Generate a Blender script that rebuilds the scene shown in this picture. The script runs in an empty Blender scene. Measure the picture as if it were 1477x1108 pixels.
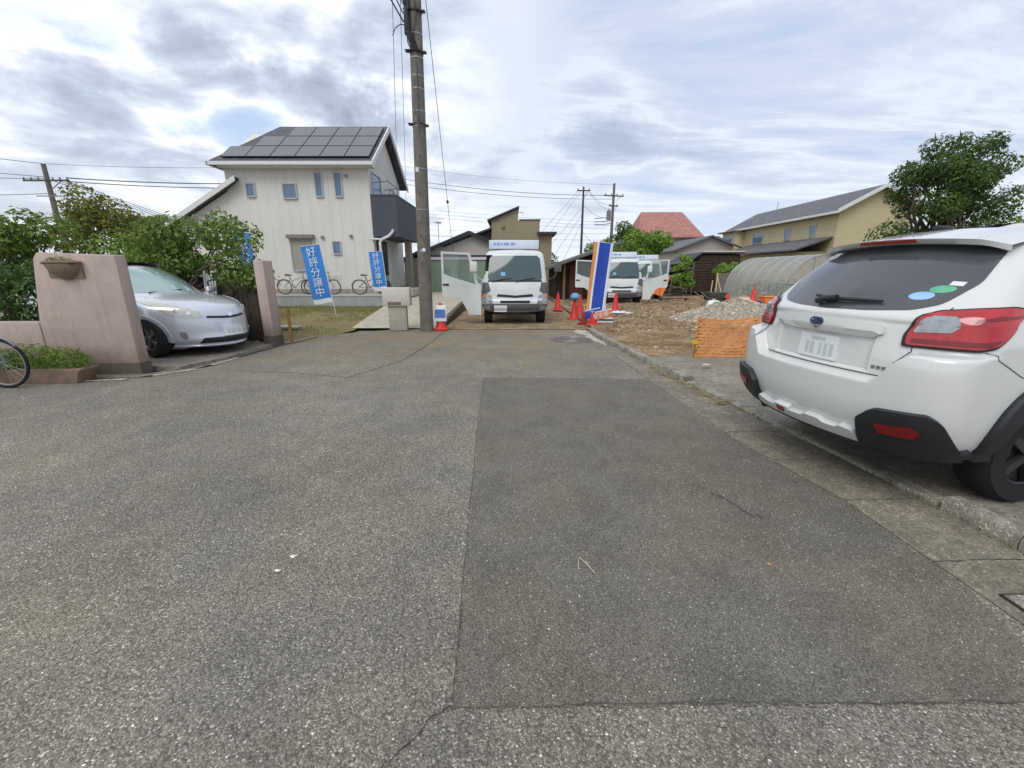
import bpy, bmesh, math, random
from mathutils import Vector, Matrix, noise
random.seed(7)
PI = math.pi
R_ = math.radians
sc = bpy.context.scene
COL = sc.collection

# ------------------------------------------------------------------ materials
def srgb(h):
    h = h.lstrip('#')
    v = [int(h[i:i+2], 16)/255 for i in (0, 2, 4)]
    return tuple(((c/12.92) if c <= .04045 else ((c+.055)/1.055)**2.4) for c in v) + (1,)

class NT:
    def __init__(s, name):
        s.m = bpy.data.materials.new(name); s.m.use_nodes = True
        s.t = s.m.node_tree; s.b = s.t.nodes['Principled BSDF']
    def n(s, typ, **kw):
        nd = s.t.nodes.new(typ)
        for k, v in kw.items():
            if k.startswith('_'): setattr(nd, k[1:], v)
            else: nd.inputs[k.replace('__', ' ')].default_value = v
        return nd
    def l(s, a, b): s.t.links.new(a, b)
    def coord(s, scale=(1, 1, 1)):
        tc = s.n('ShaderNodeTexCoord'); mp = s.n('ShaderNodeMapping'); mp.inputs['Scale'].default_value = scale
        s.l(tc.outputs['Object'], mp.inputs['Vector']); return mp.outputs['Vector']
    def noise(s, vec, scale, detail=4, rough=.55):
        nd = s.n('ShaderNodeTexNoise', Scale=scale, Detail=detail, Roughness=rough); s.l(vec, nd.inputs['Vector']); return nd.outputs['Fac']
    def ramp(s, fac, stops):
        r = s.n('ShaderNodeValToRGB'); e = r.color_ramp.elements
        while len(e) < len(stops): e.new(.5)
        for el, (p, c) in zip(e, stops): el.position = p; el.color = c if len(c) == 4 else tuple(c)+(1,)
        s.l(fac, r.inputs['Fac']); return r.outputs['Color']
    def mix(s, a, b, fac, mode='MIX'):
        m = s.n('ShaderNodeMix', _data_type='RGBA', _blend_type=mode)
        for sock, v in ((m.inputs[0], fac), (m.inputs[6], a), (m.inputs[7], b)):
            if hasattr(v, 'is_output'): s.l(v, sock)
            else: sock.default_value = v
        return m.outputs[2]
    def math(s, op, a, b=0.0):
        m = s.n('ShaderNodeMath', _operation=op)
        for i, v in enumerate((a, b)):
            if hasattr(v, 'is_output'): s.l(v, m.inputs[i])
            else: m.inputs[i].default_value = v
        return m.outputs[0]
    def bump(s, h, strength=.3, dist=.01):
        b = s.n('ShaderNodeBump', Strength=strength, Distance=dist); s.l(h, b.inputs['Height']); s.l(b.outputs['Normal'], s.b.inputs['Normal'])

def g3(v): return (v, v, v, 1)
def mul(c, k): return tuple(min(1, x*k) for x in c[:3]) + (1,)
MATS = {}
def mat(name, color, rough=.6, metal=0, var=.12, scale=6, bump=0, bscale=40, coat=0, spec=.5, trans=0, ior=1.45, alpha=1):
    if name in MATS: return MATS[name]
    c = srgb(color) if isinstance(color, str) else tuple(color)+(1,) if len(color) == 3 else color
    t = NT(name); v = t.coord()
    if var > 0:
        f = t.noise(v, scale, 5, .6)
        cc = t.ramp(f, [(.3, mul(c, 1-var)), (.7, mul(c, 1+var*.6))])
        t.l(cc, t.b.inputs['Base Color'])
        rf = t.math('MULTIPLY_ADD', f, .25); rf.node.inputs[2].default_value = rough-.12
        t.l(rf, t.b.inputs['Roughness'])
    else:
        t.b.inputs['Base Color'].default_value = c; t.b.inputs['Roughness'].default_value = rough
    t.b.inputs['Metallic'].default_value = metal
    t.b.inputs['Coat Weight'].default_value = coat; t.b.inputs['Coat Roughness'].default_value = .04
    t.b.inputs['Specular IOR Level'].default_value = spec
    t.b.inputs['Transmission Weight'].default_value = trans; t.b.inputs['IOR'].default_value = ior
    t.b.inputs['Alpha'].default_value = alpha
    if bump: t.bump(t.noise(v, bscale, 4, .6), bump, .01)
    MATS[name] = t.m
    return t.m

def leafmat(name, dark, mid, light, trans=.15):
    if name in MATS: return MATS[name]
    t = NT(name); g = t.n('ShaderNodeNewGeometry')
    c = t.ramp(g.outputs['Random Per Island'], [(0, srgb(dark)), (.5, srgb(mid)), (1, srgb(light))])
    f = t.noise(t.coord(), 1.3, 3)
    c2 = t.mix(c, srgb(light), t.ramp(f, [(.45, g3(0)), (.75, g3(.6))]))
    t.l(c2, t.b.inputs['Base Color']); t.b.inputs['Roughness'].default_value = .5
    t.b.inputs['Specular IOR Level'].default_value = .3
    t.b.inputs['Subsurface Weight'].default_value = 0
    t.m.use_nodes = True
    tr = t.n('ShaderNodeBsdfTranslucent'); t.l(c2, tr.inputs['Color'])
    mx = t.n('ShaderNodeMixShader', Fac=.38); o = t.t.nodes['Material Output']
    t.l(t.b.outputs[0], mx.inputs[1]); t.l(tr.outputs[0], mx.inputs[2]); t.l(mx.outputs[0], o.inputs['Surface'])
    MATS[name] = t.m; return t.m

# ------------------------------------------------------------------ objects
def tag(o, label=None, cat=None, group=None, kind=None):
    if label: o['label'] = label
    if cat: o['category'] = cat
    if group: o['group'] = group
    if kind: o['kind'] = kind
    return o
def thing(name, label, cat, loc=(0, 0, 0), rz=0, group=None):
    o = bpy.data.objects.new(name, None); COL.objects.link(o); o.empty_display_size = .2
    o.location = loc; o.rotation_euler = (0, 0, rz)
    return tag(o, label, cat, group)
def kids(o): return [c for c in bpy.data.objects if c.parent == o]
def copy_tree(o, parent=None):
    c = o.copy(); COL.objects.link(c)
    if parent: c.parent = parent
    for ch in kids(o): copy_tree(ch, c)
    return c

def orient(p0, p1):
    d = (Vector(p1)-Vector(p0)); L = d.length
    return Matrix.Translation(Vector(p0)) @ d.to_track_quat('Z', 'Y').to_matrix().to_4x4(), L

class MB:
    """collects shapes into one mesh object"""
    def __init__(s): s.bm = bmesh.new()
    def box(s, c, size, rot=None, bevel=0, taper=None):
        r = bmesh.ops.create_cube(s.bm, size=1); vs = r['verts']
        M = Matrix.Translation(Vector(c)) @ (rot.to_4x4() if rot else Matrix()) @ Matrix.Diagonal((*size, 1))
        if taper:
            for v in vs:
                if v.co.z > 0: v.co.x *= taper; v.co.y *= taper
        for v in vs: v.co = M @ v.co
        if bevel:
            es = list({e for v in vs for e in v.link_edges})
            bmesh.ops.bevel(s.bm, geom=es, offset=bevel, segments=2, affect='EDGES', profile=.5)
        return s
    def span(s, a, b, bevel=0):
        a, b = Vector(a), Vector(b)
        return s.box((a+b)/2, [abs(x) for x in (b-a)], bevel=bevel)
    def cyl(s, p0, p1, r0, r1=None, n=12, cap=True):
        M, L = orient(p0, p1)
        r = bmesh.ops.create_cone(s.bm, cap_ends=cap, segments=n, radius1=r0, radius2=r0 if r1 is None else r1, depth=L)
        for v in r['verts']: v.co = M @ (v.co + Vector((0, 0, L/2)))
        return s
    def tube(s, pts, r, n=6):
        pts = [Vector(p) for p in pts]
        rings = []
        for i, p in enumerate(pts):
            d = (pts[min(i+1, len(pts)-1)] - pts[max(i-1, 0)])
            q = d.to_track_quat('Z', 'Y') if d.length > 1e-9 else Vector((0, 0, 1)).to_track_quat('Z', 'Y')
            rr = r[i] if isinstance(r, (list, tuple)) else r
            rings.append([s.bm.verts.new(p + q @ Vector((rr*math.cos(2*PI*k/n), rr*math.sin(2*PI*k/n), 0))) for k in range(n)])
        for a, b in zip(rings, rings[1:]):
            for k in range(n):
                s.bm.faces.new((a[k], a[(k+1) % n], b[(k+1) % n], b[k]))
        s.bm.faces.new(rings[0][::-1]); s.bm.faces.new(rings[-1])
        return s
    def prism(s, poly, ext, M=None, bevel=0):
        """poly: list of (a,b) in local XZ plane, extruded along +Y by ext"""
        vs = [s.bm.verts.new((p[0], 0, p[1])) for p in poly]
        f = s.bm.faces.new(vs)
        r = bmesh.ops.extrude_face_region(s.bm, geom=[f])
        nv = [g for g in r['geom'] if isinstance(g, bmesh.types.BMVert)]
        for v in nv: v.co.y += ext
        allv = vs + nv
        if bevel:
            es = list({e for v in allv for e in v.link_edges})
            rb = bmesh.ops.bevel(s.bm, geom=es, offset=bevel, segments=2, affect='EDGES', profile=.5)
            allv = list({v for f in rb['faces'] for v in f.verts} | {v for v in allv if v.is_valid})
        if M:
            for v in allv: v.co = M @ v.co
        return s
    def lathe(s, prof, c=(0, 0, 0), n=20):
        rings = [[s.bm.verts.new((c[0]+r*math.cos(2*PI*k/n), c[1]+r*math.sin(2*PI*k/n), c[2]+z)) for k in range(n)] for r, z in prof]
        for a, b in zip(rings, rings[1:]):
            for k in range(n): s.bm.faces.new((a[k], a[(k+1) % n], b[(k+1) % n], b[k]))
        s.bm.faces.new(rings[0][::-1]); s.bm.faces.new(rings[-1]); return s
    def torus(s, c, R, r, axis='Y', n=36, m=8):
        rings = []
        for i in range(n):
            a = 2*PI*i/n; ring = []
            for j in range(m):
                b = 2*PI*j/m; q = R + r*math.cos(b); h = r*math.sin(b)
                p = {'Y': (q*math.cos(a), h, q*math.sin(a)), 'Z': (q*math.cos(a), q*math.sin(a), h), 'X': (h, q*math.cos(a), q*math.sin(a))}[axis]
                ring.append(s.bm.verts.new(Vector(c)+Vector(p)))
            rings.append(ring)
        for i in range(n):
            a, b = rings[i], rings[(i+1) % n]
            for j in range(m): s.bm.faces.new((a[j], a[(j+1) % m], b[(j+1) % m], b[j]))
        return s
    def face(s, pts): s.bm.faces.new([s.bm.verts.new(p) for p in pts]); return s
    def grid(s, f, nu, nv):
        g = [[s.bm.verts.new(f(i/nu, j/nv)) for j in range(nv+1)] for i in range(nu+1)]
        for i in range(nu):
            for j in range(nv): s.bm.faces.new((g[i][j], g[i+1][j], g[i+1][j+1], g[i][j+1]))
        return s
    def build(s, name, m, parent=None, smooth=35, loc=None, normals=True):
        if normals: bmesh.ops.recalc_face_normals(s.bm, faces=s.bm.faces)
        me = bpy.data.meshes.new(name); s.bm.to_mesh(me); s.bm.free()
        if smooth:
            me.polygons.foreach_set('use_smooth', [True]*len(me.polygons))
            me.set_sharp_from_angle(angle=R_(smooth))
        me.materials.append(m)
        o = bpy.data.objects.new(name, me); COL.objects.link(o)
        if parent: o.parent = parent
        if loc: o.location = loc
        return o

def raw(name, verts, faces, m, parent=None, smooth=False):
    me = bpy.data.meshes.new(name); me.from_pydata(verts, [], faces); me.materials.append(m)
    if smooth: me.polygons.foreach_set('use_smooth', [True]*len(me.polygons))
    o = bpy.data.objects.new(name, me); COL.objects.link(o)
    if parent: o.parent = parent
    return o

def text_obj(name, body, size, m, parent, M, extrude=.002, vertical=False, stretch=1.0):
    cu = bpy.data.curves.new('lettering', 'FONT'); cu.body = '\n'.join(body) if vertical else body
    cu.size = size; cu.align_x = 'CENTER'; cu.align_y = 'CENTER'; cu.extrude = extrude; cu.space_line = .95 if not vertical else 1.0
    to = bpy.data.objects.new('tmp', cu); COL.objects.link(to)
    dg = bpy.context.evaluated_depsgraph_get()
    me = bpy.data.meshes.new_from_object(to.evaluated_get(dg)); me.name = name
    bpy.data.objects.remove(to); bpy.data.curves.remove(cu)
    me.transform(M @ Matrix.Rotation(PI/2, 4, 'X') @ Matrix.Diagonal((stretch, 1, 1, 1)))
    me.materials.clear(); me.materials.append(m)
    o = bpy.data.objects.new(name, me); COL.objects.link(o); o.parent = parent
    return o

# ------------------------------------------------------------------ foliage
def leaf_mesh(name, blobs, n, size, m, parent=None, flat=.0, seed=1, shell=.55, aspect=.5):
    """n small leaf faces spread through ellipsoid clumps (x,y,z,rx,ry,rz)"""
    rnd = random.Random(seed); V = []; F = []
    vol = [b[3]*b[4]*b[5] for b in blobs]
    tot = sum(v**.75 for v in vol)
    for b, v in zip(blobs, vol):
        k = int(1.35*n*v**.75/tot)
        for _ in range(k):
            while True:
                d = Vector((rnd.uniform(-1, 1), rnd.uniform(-1, 1), rnd.uniform(-1, 1)))
                if .01 < d.length < 1: break
            r = d.length
            dd = d.normalized()*(shell+(1-shell)*r if rnd.random() < .75 else r)
            # ragged edge
            dd *= 1 + .28*noise.noise(Vector((dd.x*2.3+b[0], dd.y*2.3+b[1], dd.z*2.3+b[2])))
            p = Vector((b[0]+dd.x*b[3], b[1]+dd.y*b[4], b[2]+dd.z*b[5]))
            s = size*rnd.choice((.45, .6, .75, .85, 1.0, 1.25))*rnd.uniform(.85, 1.15)
            nrm = (dd.normalized() + Vector((rnd.uniform(-1, 1), rnd.uniform(-1, 1), rnd.uniform(-.3, 1.2)))*.9).normalized()
            t = nrm.orthogonal().normalized(); t = Matrix.Rotation(rnd.uniform(0, 2*PI), 3, nrm) @ t; u = nrm.cross(t)
            i = len(V)
            V += [p - t*s, p + u*s*aspect + nrm*s*.12, p + t*s - nrm*s*.2, p - u*s*aspect + nrm*s*.12]
            F.append((i, i+1, i+2, i+3))
    return raw(name, V, F, m, parent)

def limb(mb, p0, p1, r0, r1, rnd, wob=.06, k=5):
    p0, p1 = Vector(p0), Vector(p1); L = (p1-p0).length
    pts = [p0.lerp(p1, i/k) + Vector((rnd.uniform(-1, 1), rnd.uniform(-1, 1), rnd.uniform(-.5, .5)))*wob*L*(0 if i in (0, k) else 1) for i in range(k+1)]
    mb.tube(pts, [r0+(r1-r0)*i/k for i in range(k+1)], 7)

def tree(name, label, cat, loc, trunk_h, blobs, n, leaf, m, group=None, seed=1, tr=.12, twigs=0, shell=.55):
    t = thing(name, label, cat, loc, 0, group); rnd = random.Random(seed)
    mb = MB(); top = Vector((rnd.uniform(-.1, .1), rnd.uniform(-.1, .1), trunk_h))
    limb(mb, (0, 0, -.05), top, tr, tr*.65, rnd, .03)
    for b in blobs:
        c = Vector(b[:3]); limb(mb, top*rnd.uniform(.65, 1), c, tr*.5, tr*.12, rnd, .08)
        for _ in range(twigs):
            e = c + Vector((rnd.uniform(-1, 1)*b[3], rnd.uniform(-1, 1)*b[4], rnd.uniform(.2, 1.15)*b[5])); limb(mb, c, e, tr*.14, tr*.05, rnd, .08, 4)
    mb.build('trunk', BARK, t)
    leaf_mesh('crown', blobs, n, leaf, m, t, seed=seed, shell=shell)
    return t

def rblobs(n, c, ext, r, seed):
    """n clumps spread in an ellipsoid"""
    rnd = random.Random(seed); out = []
    while len(out) < n:
        d = Vector((rnd.uniform(-1, 1), rnd.uniform(-1, 1), rnd.uniform(-1, 1)))
        if d.length > 1: continue
        s = rnd.uniform(.7, 1.25)
        out.append((c[0]+d.x*ext[0], c[1]+d.y*ext[1], c[2]+d.z*ext[2], r*s, r*s, r*s*.8))
    return out
# ------------------------------------------------------------------ shared materials
BARK = mat('bark', '#5b5046', .9, var=.35, scale=9, bump=.6)
WHITE_PAINT = mat('white_car_paint', (.63, .64, .62), .27, var=0, coat=1.0)
SILVER = mat('silver_car_paint', (.60, .63, .68), .30, metal=.35, var=0, coat=1.0)
TRUCK_WHITE = mat('truck_white', (.64, .675, .66), .35, var=.12, scale=2.2, coat=.4)
GLASS = mat('dark_glass', (.065, .069, .077), .08, var=0, spec=.6, coat=.3)
TEAL_GLASS = mat('windscreen_glass', (.05, .085, .09), .06, var=0, spec=.8)
PALE_GLASS = mat('pale_windscreen', (.25, .36, .34), .05, var=0, spec=1.0, coat=1)
BLACK_PL = mat('black_plastic', (.018, .019, .022), .5, var=.15)
DARKGREY_PL = mat('grey_plastic', (.10, .102, .105), .5, var=.2)
TYRE = mat('rubber', (.012, .012, .013), .85, var=.2)
RIM = mat('wheel_alloy', (.35, .36, .37), .3, metal=.9, var=.05)
CHROME = mat('chrome', (.75, .76, .78), .12, metal=1, var=0)
RED_LENS = mat('red_lens', (.42, .007, .012), .12, var=.25, scale=9, coat=1)
DEEP_RED = mat('deep_red_lens', (.18, .006, .008), .2, var=.1, coat=.5)
CLEAR_LENS = mat('clear_lens', (.34, .35, .37), .1, metal=.4, var=.3, scale=18, coat=1)
CREAM_LENS = mat('cream_lens', (.56, .57, .50), .12, metal=.2, var=.15, scale=9, coat=1)
AMBER = mat('amber_lens', (.75, .25, .05), .25, var=.1, coat=.6)
PLATE = mat('number_plate', (.72, .74, .74), .4, var=.04)
PLATE_INK = mat('plate_ink', (.50, .55, .54), .5, var=.05)
CONCRETE = mat('concrete', '#a09a8e', .9, var=.3, scale=3, bump=.4, bscale=30)
POLE_CON = mat('pole_concrete', (.16, .148, .128), .9, var=.35, scale=5, bump=.3, bscale=50)
STEEL = mat('galvanised_steel', (.33, .34, .35), .45, metal=.7, var=.15)
CABLE = mat('cable_black', (.02, .02, .022), .6, var=0)
CABLE_GREY = mat('cable_grey', (.10, .11, .12), .6, var=0)
RED_PL = mat('red_plastic', (.62, .035, .028), .45, var=.15, scale=4)
ORANGE_PL = mat('orange_plastic', (.75, .20, .045), .5, var=.2, scale=5)
BLUE_CLOTH = mat('blue_cloth', (.05, .24, .66), .8, var=.15, scale=2)
ROYAL = mat('royal_blue', (.02, .07, .42), .7, var=.15)
WHITE_CLOTH = mat('white_cloth', (.72, .76, .79), .8, var=.06)
WHITE_PL = mat('white_plastic', (.70, .71, .70), .45, var=.08)
LETTER_W = mat('white_lettering', (.72, .80, .85), .8, var=0)
WOOD_POST = mat('wood_post', '#8a6a45', .85, var=.35, scale=8)
DIRT = None
# ------------------------------------------------------------------ car bodies
def pchip(tab):
    xs = [p[0] for p in tab]; ys = [p[1] for p in tab]; n = len(xs)
    d = [(ys[i+1]-ys[i])/(xs[i+1]-xs[i]) for i in range(n-1)]
    m = [d[0]] + [0 if d[i-1]*d[i] <= 0 else 2*d[i-1]*d[i]/(d[i-1]+d[i]) for i in range(1, n-1)] + [d[-1]]
    def f(x):
        if x <= xs[0]: return ys[0]
        if x >= xs[-1]: return ys[-1]
        i = max(k for k in range(n-1) if xs[k] <= x); h = xs[i+1]-xs[i]; t = (x-xs[i])/h
        return (2*t**3-3*t*t+1)*ys[i]+(t**3-2*t*t+t)*h*m[i]+(-2*t**3+3*t*t)*ys[i+1]+(t**3-t*t)*h*m[i+1]
    return f

class Shell:
    """car body as stacked plan outlines: W half width, A near end, B far end, all functions of z.
       the near end is the detailed one (x = A, outward is -x)."""
    def __init__(s, W, A, B, bow=.06, rc=.2, bowB=.1, rcB=.25, disp=None):
        s.W, s.A, s.B = pchip(W), pchip(A), pchip(B); s.bow = bow if callable(bow) else (lambda z: bow); s.rc = rc if callable(rc) else (lambda z: rc)
        s.bowB, s.rcB, s.disp, s.warp = bowB, rcB, disp, None
    def pt(s, u, z):
        sg = -1 if u < 0 else 1; u = abs(u); W, A, B = s.W(z), s.A(z), s.B(z)
        def half(u, A, bow, rc, dr):
            rc = min(rc, W*.6); y1 = W-rc
            if u <= 1: return A+dr*bow*u*u, u*y1
            x1 = A+dr*bow; xc = x1+dr*2*bow*rc/max(y1, .01); xe = xc+dr*rc*.9
            if u <= 2:
                t = u-1; return (1-t)**2*x1+2*t*(1-t)*xc+t*t*xe, (1-t)**2*y1+2*t*(1-t)*W+t*t*W
            xm = (s.mid(z)); t = u-2
            return xe+(xm-xe)*t, W
        x, y = half(u, A, s.bow(z), s.rc(z), 1) if u <= 3 else half(6-u, B, s.bowB, s.rcB, -1)
        if s.disp and u < 2.2: x += s.disp(y, z)
        return Vector((x, sg*y, z))
    def mid(s, z): return (s.A(z)+s.B(z))/2
    def nrm(s, u, z):
        e = 1e-3
        du = s.pt(u+e, z)-s.pt(u-e, z); dz = s.pt(u, z+e)-s.pt(u, z-e)
        n = du.cross(dz)
        if n.length < 1e-12: return Vector((-1, 0, 0))
        n.normalize(); c = Vector((s.mid(z), 0, z-.0)); p = s.pt(u, z)
        if n.dot(Vector((p.x-c.x, p.y, 0)))+n.z*.4 < 0: n = -n
        return n
    def uy(s, y, z):   # u on the near end from y
        sg = -1 if y < 0 else 1; y = abs(y); lo, hi = 0, 2
        for _ in range(30):
            m = (lo+hi)/2
            if s.pt(m, z).y < y: lo = m
            else: hi = m
        return sg*lo
    def ux(s, x, z, sg):
        lo, hi = 1.0, 5.0
        for _ in range(30):
            m = (lo+hi)/2
            if s.pt(m, z).x < x: lo = m
            else: hi = m
        return sg*lo
    def tab(s, zr=.9):
        us = [i*.02 for i in range(301)]; L = [0]
        for a, b in zip(us, us[1:]): L.append(L[-1]+(s.pt(b, zr)-s.pt(a, zr)).length)
        return us, L
    def us(s, a, zr=.9):
        if not hasattr(s, '_t'): s._t = s.tab(zr)
        us, L = s._t; sg = -1 if a < 0 else 1; a = abs(a)
        for i in range(300):
            if L[i+1] >= a: return sg*(us[i]+.02*(a-L[i])/(L[i+1]-L[i]))
        return sg*6
    def body(s, zs, name, m, parent, arches=(), skip=None, crown=.03, cut=None):
        U = [i/40 for i in range(40)]+[1+i/16 for i in range(16)]+[2+i/60 for i in range(120)]+[4+i/8 for i in range(8)]+[5+i/10 for i in range(11)]
        U = [-u for u in U[:0:-1]]+U
        bm = bmesh.new(); G = []
        wp = s.warp or (lambda y, z: z)
        for z in zs: G.append([bm.verts.new(s.pt(u, wp(abs(s.pt(u, z).y), z) if abs(u) < 2.4 else wp(9, z))) for u in U])
        zt = zs[-1]; top = G[-1]
        for k in (.85, .6, .3):
            G.append([bm.verts.new((v.co.x+(s.mid(zt)-v.co.x)*(1-k)*.25, v.co.y*k, zt+crown*(1-k*k))) for v in top])
        for a, b in zip(G, G[1:]):
            for i in range(len(U)-1):
                c = (a[i].co+b[i+1].co)/2
                if any((c.x-x)**2+(c.z-z)**2 < r*r and abs(c.y) > .45 for x, z, r in arches): continue
                if cut and cut(c): continue
                bm.faces.new((a[i], a[i+1], b[i+1], b[i]))
        n = len(U); L = G[-1]     # close the roof strip across the middle
        for i in range(n//2):
            try: bm.faces.new((L[i], L[i+1], L[n-2-i], L[n-1-i]))
            except Exception: pass
        bmesh.ops.remove_doubles(bm, verts=bm.verts, dist=.0004)
        mb = MB(); mb.bm.free(); mb.bm = bm
        return mb.build(name, m, parent, 40)
    def patch(s, poly, off, name, m, parent, mode='y', side=1, step=(.05, .04), rim=.0, sharp=40, bulge=0):
        """a panel, lamp or pane following the body, `off` proud of it, closed at its border"""
        mb = MB(); bm = mb.bm
        f = bm.faces.new([bm.verts.new((p[0], p[1], 0)) for p in poly])
        xs = [p[0] for p in poly]; zs = [p[1] for p in poly]
        for ax, lo, hi, st in ((0, min(xs), max(xs), step[0]), (1, min(zs), max(zs), step[1])):
            k = lo+st
            while k < hi-1e-4:
                pc = [0, 0, 0]; pn = [0, 0, 0]; pc[ax] = k; pn[ax] = 1
                bmesh.ops.bisect_plane(bm, geom=bm.verts[:]+bm.edges[:]+bm.faces[:], plane_co=pc, plane_no=pn); k += st
        bmesh.ops.triangulate(bm, faces=[f for f in bm.faces if len(f.verts) > 4])
        cx, cz = sum(xs)/len(xs), sum(zs)/len(zs)
        def S(a, z, o):
            u = s.uy(a, z) if mode == 'y' else s.us(a) if mode == 's' else s.ux(a, z, side)
            return s.pt(u, z)+s.nrm(u, z)*o
        border = [e for e in bm.edges if len(e.link_faces) == 1]
        base = {}
        for e in border:
            for v in e.verts:
                if v not in base: base[v] = (v.co.x, v.co.y)
        for v in list(bm.verts):
            a, z = v.co.x, v.co.y
            o = off
            if bulge and v not in base: o += bulge
            v.co = S(a, z, o)
        low = {v: bm.verts.new(S(a, z, -.012)) for v, (a, z) in base.items()}
        for e in border:
            a, b = e.verts; bm.faces.new((a, b, low[b], low[a]))
        return mb.build(name, m, parent, sharp)

def rnd_poly(poly, r=.02, k=3):
    """round the corners of a polygon"""
    out = []; n = len(poly)
    for i in range(n):
        p0, p, p1 = (Vector(poly[j % n]) for j in (i-1, i, i+1))
        a = p+(p0-p).normalized()*min(r, (p0-p).length*.45); b = p+(p1-p).normalized()*min(r, (p1-p).length*.45)
        for j in range(k+1):
            t = j/k; q = a*(1-t)**2+p*2*t*(1-t)+b*t*t; out.append((q.x, q.y))
    return out

def wheel(parent, c, R=.33, w=.21, side=1, axis='Y', rim=None):
    """wheel > tyre, rim on axis Y, outer face towards side"""
    x, y, z = c
    mb = MB(); n = 40
    prof = [(R*.62, -w/2), (R*.93, -w/2), (R, -w*.32), (R, w*.32), (R*.93, w/2), (R*.62, w/2)]
    rings = [[mb.bm.verts.new((x+r*math.cos(2*PI*k/n), y+h, z+r*math.sin(2*PI*k/n))) for k in range(n)] for r, h in prof]
    for a, b in zip(rings, rings[1:]+rings[:1]):
        for k in range(n): mb.bm.faces.new((a[k], a[(k+1) % n], b[(k+1) % n], b[k]))
    ty = mb.build('wheel', TYRE, parent)
    mb = MB(); yo = y+side*w*.42
    mb.cyl((x, yo-side*.05, z), (x, yo-side*.04, z), R*.63, n=30)
    mb.cyl((x, yo-side*.04, z), (x, yo+side*.01, z), R*.14, R*.1, n=14)
    for k in range(5):
        a = 2*PI*k/5; d = Vector((math.cos(a), 0, math.sin(a)))
        mb.box(Vector((x, yo-side*.015, z))+d*R*.36, (R*.5, .03, R*.16), Matrix.Rotation(-a, 3, 'Y'))
    mb.torus((x, yo-side*.01, z), R*.6, R*.035, 'Y')
    mb.build('rim', rim or RIM, ty)
    return ty
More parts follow.
